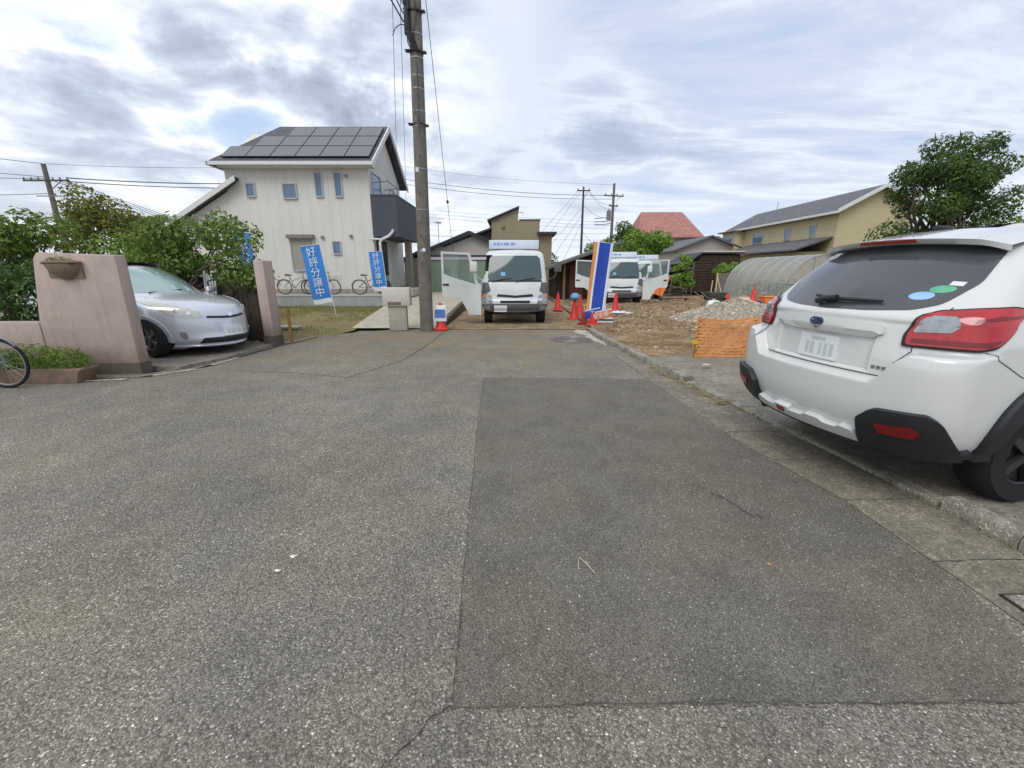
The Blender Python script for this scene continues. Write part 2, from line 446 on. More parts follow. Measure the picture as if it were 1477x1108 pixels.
# ------------------------------------------------------------------ white hatchback (right, seen from behind)
def white_hatchback():
    t = thing('parked_car', 'white hatchback parked on the right, seen from behind with a big red tail lamp', 'car', (2.19-.0131, 3.0+.089, .13), R_(8.4))
    W = [(.26, .80), (.34, .84), (.5, .868), (.7, .875), (.9, .87), (1.05, .845), (1.2, .79), (1.35, .73), (1.5, .665), (1.56, .63), (1.60, .585), (1.625, .53)]
    A = [(.26, .20), (.32, .155), (.42, .12), (.55, .105), (.72, .10), (.86, .105), (.95, .115), (1.05, .13), (1.085, .15), (1.12, .185), (1.3, .37), (1.48, .60), (1.54, .74), (1.58, 1.0), (1.61, 1.35), (1.625, 1.6)]
    B = [(.26, 4.38), (.5, 4.44), (.75, 4.40), (.9, 4.2), (1.0, 3.6), (1.08, 3.28), (1.3, 2.95), (1.5, 2.6), (1.58, 2.35), (1.625, 2.1)]
    def sm(a, b, x): t = max(0, min(1, (x-a)/(b-a))); return t*t*(3-2*t)
    def disp(y, z):
        y = abs(y); d = 0
        half = .405                     # number plate recess
        d += .034*sm(0, .022, half-y)*sm(.70, .715, z)*(1-sm(.94, .955, z))
        zb = .668+.195*sm(.48, .66, y)             # bumper shoulder: low sill in the middle, high at the corners
        d -= .098*(1-sm(zb-.010, zb+.020, z))*(.86+.14*sm(.3, .5, z))
        d -= .012*sm(1.02, 1.045, z)*(1-sm(1.075, 1.085, z))
        return d
    s = Shell(W, A, B, bow=lambda z: .10 if z < .8 else .10+.05*min(1, (z-.8)/.3), rc=lambda z: .20 if z < .9 else .20-.07*min(1, (z-.9)/.4), disp=disp)
    def warp(y, z):
        zb = .668+.195*sm(.48, .66, y)
        return z if z <= .5 or z >= .92 else .5+(z-.5)*(zb-.5)/.168 if z < .668 else zb+(z-.668)*(.92-zb)/.252
    s.warp = warp
    zs = [.26, .29, .33, .38, .44, .5, .54, .58, .61, .63, .645, .655, .661, .667, .673, .679, .685, .692, .70, .705, .71, .715, .725, .74, .76, .78, .80, .82, .84, .86, .88, .90, .92, .93, .94, .945, .95, .955, .962, .975, .99, 1.01, 1.02, 1.03, 1.04, 1.055, 1.07, 1.08, 1.09, 1.105, 1.12, 1.17, 1.23, 1.29, 1.35, 1.41, 1.46, 1.5, 1.53, 1.555, 1.575, 1.59, 1.605, 1.617, 1.625]
    arches = [(1.02, .29, .42), (3.50, .29, .40)]
    s.body(zs, 'body', WHITE_PAINT, t, arches, crown=.055)
    P = s.patch
    # black lower cladding with the red reflectors let into it
    for sg in (1, -1):
        cl = [(.52, .262), (.50, .44), (.57, .505), (.60, .515), (.84, .535), (.90, .50), (1.00, .335), (1.04, .262)]
        c = P(rnd_poly([(sg*a, z) for a, z in cl], .02), .047, 'corner_cladding', BLACK_PL, t, 's', step=(.04, .03))
        rf = [(.64, .385), (.61, .43), (.79, .455), (.83, .43), (.80, .395)]
        P(rnd_poly([(sg*a, z) for a, z in rf], .012), .055, 'reflector', DEEP_RED, c, 's')
    P([(-1.12, .255), (-1.10, .315), (-.95, .30), (-.5, .275), (.5, .275), (.95, .30), (1.10, .315), (1.12, .255), (.4, .225), (-.4, .225)], .032, 'lower_valance', BLACK_PL, t, 's')
    fl = P(rnd_poly([(.07, .285), (.05, .345), (.21, .345), (.19, .285)], .012), .05, 'fog_lamp', WHITE_PAINT, t)
    P(rnd_poly([(.10, .298), (.09, .333), (.175, .333), (.165, .298)], .008), .056, 'lens', DEEP_RED, fl)
    P(rnd_poly([(-.47, .27), (-.44, .335), (-.36, .345), (-.33, .325), (-.24, .325), (-.21, .345), (-.1, .345), (-.07, .325), (.0, .32), (.30, .32), (.42, .345), (.47, .27)], .012), .045, 'skid_plate', mat('skid_silver', (.55, .56, .55), .4, var=.05), t)
    # hatch glass, its black surround, wiper and stickers
    win = [(-.50, 1.105), (-.60, 1.145), (-.655, 1.27), (-.60, 1.43), (-.56, 1.50), (-.35, 1.525), (0, 1.53), (.35, 1.525), (.56, 1.50), (.60, 1.43), (.655, 1.27), (.60, 1.145), (.50, 1.105), (.25, 1.085), (0, 1.08), (-.25, 1.085)]
    g = P(rnd_poly(win, .03), .004, 'rear_window', GLASS, t, step=(.06, .03))
    mb = MB(); q = lambda y, z, o: s.pt(s.uy(y, z), z)+s.nrm(s.uy(y, z), z)*o
    mb.tube([q(.10, 1.105, .03), q(.02, 1.12, .04), q(-.05, 1.128, .04)], .022, 8)
    mb.tube([q(.17, 1.15, .018), q(.05, 1.133, .028), q(-.1, 1.128, .03), q(-.33, 1.135, .02)], [.009, .014, .014, .008], 8)
    mb.build('rear_wiper', BLACK_PL, t)
    for nm, y, z, ry, rz_, m_, lb in (('sticker_blue', -.475, 1.185, .058, .024, (.30, .50, .82), 'pale blue oval sticker'), ('sticker_green', -.535, 1.225, .056, .022, (.12, .42, .24), 'green oval sticker')):
        st = P([(y+ry*math.cos(a*PI/8), z+rz_*math.sin(a*PI/8)) for a in range(16)], .006, 'sticker', mat(nm, m_, .5, var=.15, scale=20), g); st['label'] = lb
    st = P([(-.60, 1.245), (-.60, 1.268), (-.54, 1.272), (-.54, 1.25)], .006, 'sticker', WHITE_PL, g); st['label'] = 'small white sticker'
    # garnish bar over the number plate, emblem, plate
    ga = rnd_poly([(-.44, .945), (-.43, 1.005), (-.2, 1.02), (.2, 1.02), (.43, 1.005), (.44, .945), (.2, .95), (-.2, .95)], .012)
    gb = P(ga, .030, 'garnish_bar', WHITE_PAINT, t, step=(.05, .015))
    em = P([(.005+.062*math.cos(a*PI/10), .988+.034*math.sin(a*PI/10)) for a in range(20)], .036, 'emblem', CHROME, t, step=(.03, .02))
    e2 = P([(.005+.054*math.cos(a*PI/10), .988+.027*math.sin(a*PI/10)) for a in range(20)], .039, 'emblem_field', mat('emblem_blue', (.02, .03, .12), .2, var=0, coat=1), em, step=(.03, .02))
    for a, b, r in ((.03, .995, .007), (.008, .998, .0045), (-.006, .982, .0045), (.012, .978, .0045), (-.022, .992, .0045), (-.028, .978, .0045)):
        P([(a+r*math.cos(k*PI/3), b+r*math.sin(k*PI/3)) for k in range(6)], .041, 'emblem_star', CHROME, e2)
    pl = P(rnd_poly([(-.165, .725), (-.165, .892), (.165, .892), (.165, .725)], .008), .012, 'number_plate', PLATE, t)
    for y, w in ((.085, .03), (.04, .03), (-.03, .02), (-.075, .03), (-.12, .03)):
        P([(y-w/2, .75), (y-w/2, .835), (y+w/2, .835), (y+w/2, .75)], .0135, 'plate_mark', PLATE_INK, pl)
    P([(-.06, .85), (-.06, .875), (.06, .875), (.06, .85)], .0135, 'plate_mark', PLATE_INK, pl)
    for k, y in enumerate((-.435, -.465, -.495, -.525)):
        P([(y-.010, .735), (y-.010, .755), (y+.010, .755), (y+.010, .735)], .006, 'badge', RIM, t)
    # tailgate shut lines
    for sg in (1, -1):
        ln = [(.43, 1.09), (.435, 1.09), (.60, .90), (.485, .70), (.48, .70), (.592, .90)] if 0 else None
        seam = MB(); pts = [s.pt(s.uy(sg*a, z), z)+s.nrm(s.uy(sg*a, z), z)*.001 for a, z in ((.655, 1.13), (.64, 1.09), (.60, 1.03), (.585, .95), (.60, .87), (.60, .80))]
        seam.tube(pts, .003, 6); seam.build('shut_line', BLACK_PL, t)
        seam = MB(); seam.tube([s.pt(s.us(sg*a), z)+s.nrm(s.us(sg*a), z)*.001 for a, z in ((.93, .90), (1.0, .885), (1.1, .86), (1.2, .82), (1.30, .765), (1.38, .70))], .0028, 6); seam.build('bumper_seam', DARKGREY_PL, t)
    seam = MB(); seam.tube([s.pt(s.uy(y, warp(abs(y), .692)), warp(abs(y), .692))+Vector((-.002, 0, 0)) for y in [-.50+.02*k for k in range(51)]], .0035, 6); seam.build('shut_line', BLACK_PL, t)
    # tail lamps
    for sg in (1, -1):
        L = P(rnd_poly([(sg*a, z) for a, z in [(.585, .905), (.57, .96), (.60, 1.06), (.66, 1.095), (.82, 1.115), (.98, 1.13), (1.12, 1.12), (1.07, 1.05), (.965, .935), (.90, .912)]], .016), .022, 'tail_lamp', RED_LENS, t, 's', step=(.03, .03))
        P(rnd_poly([(sg*a, z) for a, z in [(.565, .893), (.55, .96), (.585, 1.07), (.65, 1.108), (.82, 1.128), (.985, 1.142), (1.14, 1.128), (1.08, 1.04), (.97, .922), (.90, .898)]], .016), .012, 'lamp_surround', BLACK_PL, L, 's', step=(.03, .03))
        P(rnd_poly([(sg*a, z) for a, z in [(.595, .978), (.612, 1.048), (.66, 1.07), (.765, 1.072), (.795, 1.035), (.765, .99)]], .014), .027, 'reversing_lens', CLEAR_LENS, L, 's', step=(.03, .03))
        P([(sg*a, z) for a, z in [(.845, 1.05), (.85, 1.064), (.97, 1.083), (1.06, 1.094), (1.055, 1.081), (.97, 1.068)]], .0245, 'lamp_rib', DEEP_RED, L, 's', step=(.03, .03))
        P([(sg*a, z) for a, z in [(.605, .92), (.605, .945), (.90, .95), (.975, .965), (.93, .925)]], .026, 'brake_band', DEEP_RED, L, 's', step=(.03, .03))
    # roof spoiler with high brake light
    mb = MB()
    def spo(u, v):
        y = (u-.5)*2*.63; k = abs(y)/.63
        xr = .53+.08*k**2+.06*max(0, k-.85)/.15; zt = 1.588-.04*k*k-.025*max(0, k-.85)/.15
        w = v*2
        if w <= 1: return Vector((xr+(1.0-xr)*(1-w), y*(1-.05*(1-w)), zt-.045*w-.0+.028*(1-w)))
        w -= 1; return Vector((xr+.005+(.68-xr)*w, y, zt-.075-.012*w))
    mb.grid(spo, 36, 14)
    mb.build('roof_spoiler', WHITE_PAINT, t, 50)
    mb = MB(); mb.grid(lambda u, v: Vector((.422+.11*((u-.5)*2*.24/.63)**2-.0, (u-.5)*.42+.0, 1.515+v*.02)), 10, 1)
    mb2 = MB(); mb.bm.free()
    for k in range(8):
        y = -.19+.0475*k+.024; mb2.box((.532+.08*(y/.63)**2, y, 1.525), (.03, .0465, .02))
    mb2.build('high_brake_light', DEEP_RED, t)
    # side glass, roof rails, aerial, mirrors, handles, wheels, cladding rings
    for sd in (-1, 1):
        P(rnd_poly([(.62, 1.17), (.95, 1.48), (1.9, 1.53), (2.75, 1.44), (3.05, 1.10), (1.6, 1.07)], .05), .004, 'side_window', GLASS, t, 'x', sd, step=(.1, .05))
        for (cx, cz, r) in arches:
            mb = MB(); prev = None
            for k in range(0, 41):
                a = -.22+(PI+.44)*k/40; ring = []
                kk = 1+.05*abs(math.sin(2*a))       # slightly squared opening
                for rr, off in ((r-.07, -.09), (r-.06, .02), (r-.045, .038), ((r+.055)*kk, .036), ((r+.07)*kk, .02), ((r+.07)*kk, -.03)):
                    x, z = cx+rr*math.cos(a), max(.235, cz+rr*math.sin(a)); z_ = max(z, .27)
                    u = s.ux(x, z_, 1) if x < 2 else None
                    y = s.pt(u, z_).y if u else s.W(z_)
                    ring.append(mb.bm.verts.new((x, sd*(y+off), z)))
                if prev:
                    for i in range(5): mb.bm.faces.new((prev[i], prev[i+1], ring[i+1], ring[i]))
                prev = ring
            mb.build('arch_cladding', BLACK_PL, t)
        for cx, cz, r in arches: wheel(t, (cx, sd*.715, .238), .335, .215, sd, rim=mat('dark_alloy', (.06, .062, .066), .35, metal=.6, var=.05))
        mb = MB(); mb.box((3.0, sd*.98, 1.12), (.16, .2, .13), bevel=.04); mb.build('wing_mirror', WHITE_PAINT, t)
        mb = MB(); mb.tube([(1.05, sd*.868, .98), (1.10, sd*.895, .985), (1.24, sd*.895, .985), (1.29, sd*.868, .98)], .014, 8); mb.build('door_handle', WHITE_PAINT, t)
    mb = MB(); mb.box((1.35, .28, 1.652), (.14, .06, .05), bevel=.018); mb.build('roof_aerial', BLACK_PL, t)
    t.scale = (1, 1, 1.03)
    mb = MB(); mb.span((.24, -.60, .19), (4.2, .60, .5)); mb.span((.6, -.62, .5), (1.3, .62, .66)); mb.span((1.5, -.80, .17), (3.0, .80, .3)); mb.cyl((.25, .42, .26), (.12, .42, .24), .035); mb.build('underbody', BLACK_PL, t)  # underbody boxes made lower and wider to deepen the shade beneath
    return t
white_hatchback()

# ------------------------------------------------------------------ silver saloon in the walled bay (left, seen from the front)
def silver_car():
    t = thing('parked_car', 'silver car with rounded nose parked between the pink wall and the wooden fence', 'car', (-5.056, 7.585, .07), -.301+PI)
    # local frame is turned about: near end x=0 is the nose, the tail is at x=4.46; local y is mirrored
    W = [(.14, .76), (.25, .83), (.4, .865), (.6, .872), (.8, .868), (.95, .845), (1.1, .79), (1.3, .70), (1.43, .58), (1.49, .42)]
    A = [(.14, .12), (.2, .03), (.26, .0), (.34, .03), (.46, .04), (.58, .055), (.66, .075), (.72, .10), (.79, .165), (.86, .32), (.92, .62), (.97, .98), (.995, 1.12), (1.04, 1.22), (1.2, 1.52), (1.35, 1.82), (1.43, 2.05), (1.47, 2.3), (1.49, 2.6)]
    B = [(.14, 4.3), (.4, 4.44), (.8, 4.45), (1.0, 4.4), (1.1, 4.25), (1.3, 3.6), (1.43, 3.0), (1.49, 2.75)]
    s = Shell(W, A, B, bow=lambda z: .36-.05*min(1, z), rc=lambda z: .26 if z < 1 else .26-.08*min(1, (z-1)/.3), bowB=.1)
    zs = [.14, .17, .2, .23, .26, .3, .34, .4, .46, .52, .58, .62, .66, .69, .72, .75, .78, .81, .84, .87, .9, .93, .955, .975, .99, 1.01, 1.04, 1.08, 1.13, 1.19, 1.25, 1.31, 1.36, 1.4, 1.43, 1.45, 1.465, 1.478, 1.49]
    arches = [(.92, .31, .355), (3.62, .31, .355)]
    s.body(zs, 'body', SILVER, t, arches, crown=.02)
    P = s.patch
    P(rnd_poly([(-.60, 1.01), (-.66, 1.06), (-.52, 1.36), (-.3, 1.415), (.3, 1.415), (.52, 1.36), (.66, 1.06), (.60, 1.01), (.3, .995), (-.3, .995)], .03), .005, 'windscreen', PALE_GLASS, t, step=(.08, .04))
    for sg in (1, -1):
        h = P(rnd_poly([(sg*a, z) for a, z in [(.40, .63), (.42, .70), (.55, .775), (.74, .845), (.98, .905), (1.10, .91), (1.02, .80), (.84, .675), (.60, .615)]], .02), .008, 'headlamp', CREAM_LENS, t, 's', step=(.04, .03))
        for a, z in ((.58, .70), (.74, .74)):
            mb = MB(); p = s.pt(s.us(sg*a), z)+s.nrm(s.us(sg*a), z)*.004; n = s.nrm(s.us(sg*a), z); mb.cyl(p, p+n*.010, .034, .03, 16); mb.build('lamp_cup', CHROME, h)
        f = P(rnd_poly([(sg*a, z) for a, z in [(.69, .29), (.68, .40), (.78, .41), (.77, .29)]], .02), .004, 'fog_recess', mat('recess_grey', (.22, .22, .23), .5, var=.1), t, 's')
        P([(sg*.725+.035*math.cos(a*PI/6), .36+.035*math.sin(a*PI/6)) for a in range(12)], .014, 'fog_lamp', CLEAR_LENS, f, 's')
    P(rnd_poly([(-.36, .615), (-.34, .65), (-.08, .632), (.08, .632), (.34, .65), (.36, .615), (.1, .595), (-.1, .595)], .01), .006, 'upper_grille', BLACK_PL, t)
    P(rnd_poly([(-.48, .205), (-.44, .295), (.44, .295), (.48, .205)], .02), .006, 'lower_grille', BLACK_PL, t)
    P(rnd_poly([(-.95, .145), (-.92, .19), (-.3, .185), (.3, .185), (.92, .19), (.95, .145), (.3, .13), (-.3, .13)], .01), .03, 'chin_lip', SILVER, t, 's')
    P([(.05*math.cos(a*PI/8), .655+.034*math.sin(a*PI/8)) for a in range(16)], .014, 'emblem', CHROME, t)
    pl = P(rnd_poly([(-.165, .30), (-.165, .465), (.165, .465), (.165, .30)], .008), .03, 'number_plate', PLATE, t)
    for y in (-.11, -.065, .0, .05, .1):
        P([(y-.014, .325), (y-.014, .41), (y+.014, .41), (y+.014, .325)], .0315, 'plate_mark', PLATE_INK, pl)
    for sd in (-1, 1):
        P(rnd_poly([(1.45, 1.02), (2.0, 1.32), (2.7, 1.385), (3.4, 1.22), (3.7, 1.05), (2.5, .98)], .05), .004, 'side_window', GLASS, t, 'x', sd, step=(.1, .05))
        for cx, cz, r in arches: wheel(t, (cx, sd*.765, .315), .315, .2, sd)
        mb = MB(); mb.box((1.62, sd*.93, 1.02), (.13, .2, .12), bevel=.045); mb.build('wing_mirror', SILVER, t)
        for cx, cz, r in arches:
            mb = MB(); prev = None
            for k in range(41):
                a = -.2+(PI+.4)*k/40; ring = []
                for rr, off in ((r-.06, -.08), (r-.045, .0), (r-.03, .008), (r+.02, .006), (r+.03, -.012)):
                    x, z = cx+rr*math.cos(a), max(.15, cz+rr*math.sin(a)); u = s.ux(x, z, 1) if x < 2 else None
                    ring.append(mb.bm.verts.new((x, sd*((s.pt(u, z).y if u else s.W(z))+off), z)))
                if prev:
                    for i in range(4): mb.bm.faces.new((prev[i], prev[i+1], ring[i+1], ring[i]))
                prev = ring
            mb.build('wheel_arch', SILVER, t)
    seam = MB(); seam.tube([s.pt(s.uy(y, z), z)+Vector((0, 0, .002)) for y, z in ((-.64, .94), (-.56, .80), (-.42, .715), (0, .675), (.42, .715), (.56, .80), (.64, .94))], .004, 6); seam.build('bonnet_seam', BLACK_PL, t)
    for sg in (.45, -.15): mb = MB(); mb.tube([s.pt(s.uy(sg, 1.0), 1.0)+Vector((-.01, 0, .012)), s.pt(s.uy(sg-.5, 1.035), 1.035)+Vector((-.02, 0, .015))], .008, 6); mb.build('windscreen_wiper', BLACK_PL, t)
    t.scale = (1, 1, 1.06)
    mb = MB(); mb.span((.75, -.62, .13), (4.2, .62, .5)); mb.build('underbody', BLACK_PL, t)
    return t
silver_car()

# ------------------------------------------------------------------ small flatbed trucks facing the camera
def door_mesh(t, hinge, ang, mirror):
    """cab door hung at the front pillar: panel, glass, handle, mirror"""
    M = Matrix.Translation(Vector(hinge)) @ Matrix.Rotation(ang, 4, 'Z')
    sg = mirror
    mb = MB(); th = .07
    # the door skin (a: distance from hinge, z), the window opening left clear
    mb.prism([(0, .28), (.34, .28), (.40, .42), (.56, .70), (.70, .80), (1.06, .80), (1.10, .86), (1.10, 1.46), (.85, 1.34), (.5, 1.24), (.12, 1.13), (.12, 1.16), (0, 1.16)], th, M)
    mb.prism([(0, 1.1595), (.085, 1.1595), (.30, 2.0), (1.10, 2.04), (1.10, 1.4595), (1.04, 1.4595), (1.04, 1.98), (.35, 1.94), (.155, 1.1595), (.12, 1.1595), (0, 1.1)], th*.8, M)
    d = mb.build('door', TRUCK_WHITE, t, 30)
    mb = MB(); mb.prism([(.125, 1.14), (.50, 1.245), (.85, 1.345), (1.045, 1.43), (1.045, 1.985), (.345, 1.945)], .006, M @ Matrix.Translation((0, .03, 0)))
    mb.build('door_window', mat('clear_pane', (.55, .62, .60), .04, var=0, trans=.85, spec=.6), d)
    mb = MB(); mb.box((.98, th+.012 if sg > 0 else -.012, 1.13), (.17, .03, .05), bevel=.01)
    for v in mb.bm.verts: v.co = M @ v.co
    mb.build('door_handle', BLACK_PL, d)
    return d

def flatbed(name, label, loc, rz, doors, group='small white trucks on the building site', sign=True):
    t = thing(name, label, 'truck', loc, rz, group)
    W = [(.42, .80), (.5, .86), (.7, .885), (1.1, .885), (1.25, .87), (1.9, .80), (2.0, .77), (2.06, .70), (2.09, .6)]
    A = [(.42, .05), (.5, .0), (.68, .0), (.72, .03), (1.0, .06), (1.2, .12), (1.9, .36), (2.0, .42), (2.06, .52), (2.09, .65)]
    B = [(.42, 1.62), (2.0, 1.62), (2.06, 1.58), (2.09, 1.5)]
    s = Shell(W, A, B, bow=.07, rc=.14, bowB=.02, rcB=.06)
    zs = [.42, .46, .5, .56, .62, .68, .7, .72, .78, .85, .92, 1., 1.1, 1.15, 1.2, 1.25, 1.32, 1.4, 1.5, 1.6, 1.7, 1.8, 1.9, 1.95, 2.0, 2.03, 2.06, 2.075, 2.09]
    s.body(zs, 'cab', TRUCK_WHITE, t, [(.62, .36, .40)], crown=.02, cut=lambda c: .3 < c.x < 1.4 and any(abs(c.y-0) > .6 and (c.y > 0) == (sd > 0) and c.z < 1.93 for sd in doors))
    P = s.patch
    P(rnd_poly([(-.70, 1.25), (-.735, 1.32), (-.68, 1.86), (-.6, 1.93), (.6, 1.93), (.68, 1.86), (.735, 1.32), (.70, 1.25)], .03), .006, 'windscreen', TEAL_GLASS, t, step=(.1, .06))
    P([(-.73, 1.205), (-.73, 1.25), (.73, 1.25), (.73, 1.205)], .007, 'scuttle_trim', BLACK_PL, t, step=(.1, .05))
    q = lambda y, z, o: s.pt(s.uy(y, z), z)+s.nrm(s.uy(y, z), z)*o
    for y in (.62, -.02): mb = MB(); mb.tube([q(y, 1.20, .03), q(y-.25, 1.27, .025), q(y-.52, 1.30, .02)], .011, 6); mb.build('windscreen_wiper', BLACK_PL, t)
    P([(.36, 1.42), (.36, 1.55), (.22, 1.55), (.22, 1.42)][::-1] if 0 else [(.26, 1.37), (.26, 1.47), (.38, 1.47), (.38, 1.37)], .009, 'sticker', mat('sticker_sky', (.18, .45, .62), .5, var=.1), t)
    for sg in (1, -1):
        P([(sg*a, z) for a, z in [(.66, .96), (.72, 1.19), (.98, 1.19), (.98, .90), (.80, .86)]], .007, 'corner_panel', DARKGREY_PL, t, 's', step=(.05, .06))
        h = P(rnd_poly([(sg*a, z) for a, z in [(.60, .60), (.64, .84), (.76, .88), (.95, .88), (.97, .62)]], .02), .010, 'headlamp', CLEAR_LENS, t, 's', step=(.05, .05))
        P(rnd_poly([(sg*a, z) for a, z in [(.80, .77), (.80, .85), (.93, .86), (.95, .77)]], .015), .017, 'indicator_lens', AMBER, h, 's')
        mb = MB(); p = q(sg*.68, .71, .005); n = s.nrm(s.uy(sg*.68, .71), .71); mb.cyl(p, p+n*.02, .075, .06, 18); mb.build('lamp_cup', CHROME, h)
    P(rnd_poly([(-.50, .80), (-.46, .87), (0, .83), (.46, .87), (.50, .80), (0, .765)], .015), .008, 'grille_slot', BLACK_PL, t, step=(.06, .03))
    P(rnd_poly([(-.40, .625), (-.40, .685), (.40, .685), (.40, .625)], .01), .014, 'grille_slot', BLACK_PL, t)
    P(rnd_poly([(-.98, .40), (-.98, .585), (-.5, .60), (.5, .60), (.98, .585), (.98, .40), (.4, .36), (-.4, .36)], .02), .03, 'bumper', DARKGREY_PL, t, 's', step=(.05, .04))
    for sg in (1, -1): P(rnd_poly([(sg*.70, .42), (sg*.70, .53), (sg*.88, .53), (sg*.88, .42)], .015), .038, 'fog_lamp', CLEAR_LENS, t, 's')
    P(rnd_poly([(.22, .37), (.22, .555), (.56, .555), (.56, .37)], .01), .045, 'number_plate', PLATE, t)
    for sd in (1, -1):
        if sd not in doors: P(rnd_poly([(.48, 1.22), (.66, 1.88), (1.35, 1.9), (1.4, 1.34), (.9, 1.22)], .03), .005, 'side_window', TEAL_GLASS, t, 'x', sd, step=(.1, .06))
        d = None
        if sd in doors:
            d = door_mesh(t, (.10, sd*.90, 0), (PI/2 - R_(14)) if sd > 0 else (-PI/2+R_(14)), sd)
        mb = MB(); yo = sd*(1.05 if not d else 1.02)
        mb.tube([(.12, sd*.88, 1.25), (.0, yo, 1.35), (.0, yo+sd*.1, 1.62)], .014, 6); mb.box((.0, yo+sd*.08, 1.62), (.09, .19, .28), bevel=.03)
        mb.build('wing_mirror', WHITE_PL if d else DARKGREY_PL, t)
        wheel(t, (.62, sd*.74, .34), .34, .22, sd); wheel(t, (3.35, sd*.72, .34), .34, .30, sd)
    mb = MB(); mb.span((.45, -.7, .3), (1.55, .7, .47)); mb.span((1.5, -.36, .42), (4.4, .36, .66))
    if doors:      # dark cab interior: seat, floor, dash, rear bulkhead
        mb.span((.35, -.75, .5), (1.5, .75, .95)); mb.span((1.1, -.7, .95), (1.3, .7, 1.6)); mb.span((.3, -.74, .95), (.62, .74, 1.2)); mb.span((1.42, -.78, .9), (1.5, .78, 1.95))
    mb.build('chassis', BLACK_PL, t)
    mb = MB(); mb.span((1.75, -.92, .80), (4.55, .92, .9)); mb.build('bed', DARKGREY_PL, t)
    for sd in (1, -1):
        mb = MB(); mb.box((3.15, sd*.93, 1.06), (2.8, .04, .36), bevel=.008)
        for k in range(6): mb.box((1.85+k*.52, sd*.955, 1.06), (.05, .03, .34))
        mb.build('drop_side', TRUCK_WHITE, t)
    mb = MB()
    for y in (-.72, .72): mb.span((1.68, y-.03, .85), (1.74, y+.03, 2.14))
    mb.span((1.68, -.75, 2.05), (1.74, .75, 2.14)); mb.span((1.68, -.75, 1.75), (1.74, .75, 1.8)); mb.build('headboard_frame', TRUCK_WHITE, t)
    mb = MB(); mb.box((1.35, 0, 2.275), (.5, 1.42, .26), bevel=.03); rb = mb.build('roof_box', mat('roof_box_white', (.62, .66, .74), .4, var=.05), t)
    mb = MB()
    for y, w in ((.55, .07), (.45, .07), (.36, .05), (.22, .16), (.04, .12)): mb.box((1.098, y, 2.29), (.006, w, .07))
    mb.build('roof_box_marking', mat('marking_blue', (.25, .33, .62), .6, var=.1), rb)
    t.scale = (1, 1.07, 1.01)
    return t
flatbed('flatbed_truck', 'white truck facing the camera at the road end with its left door swung open', (.09, 12.2, 0), PI/2+R_(1.5), [1])
flatbed('flatbed_truck', 'white truck further back behind the blue banner, both cab doors open', (5.05, 19.6, -.02), PI/2-R_(6), [1, -1])
flatbed('flatbed_truck', 'white truck mostly hidden behind another truck, only its right side showing', (7.2, 23.2, -.02), PI/2-R_(10), [])
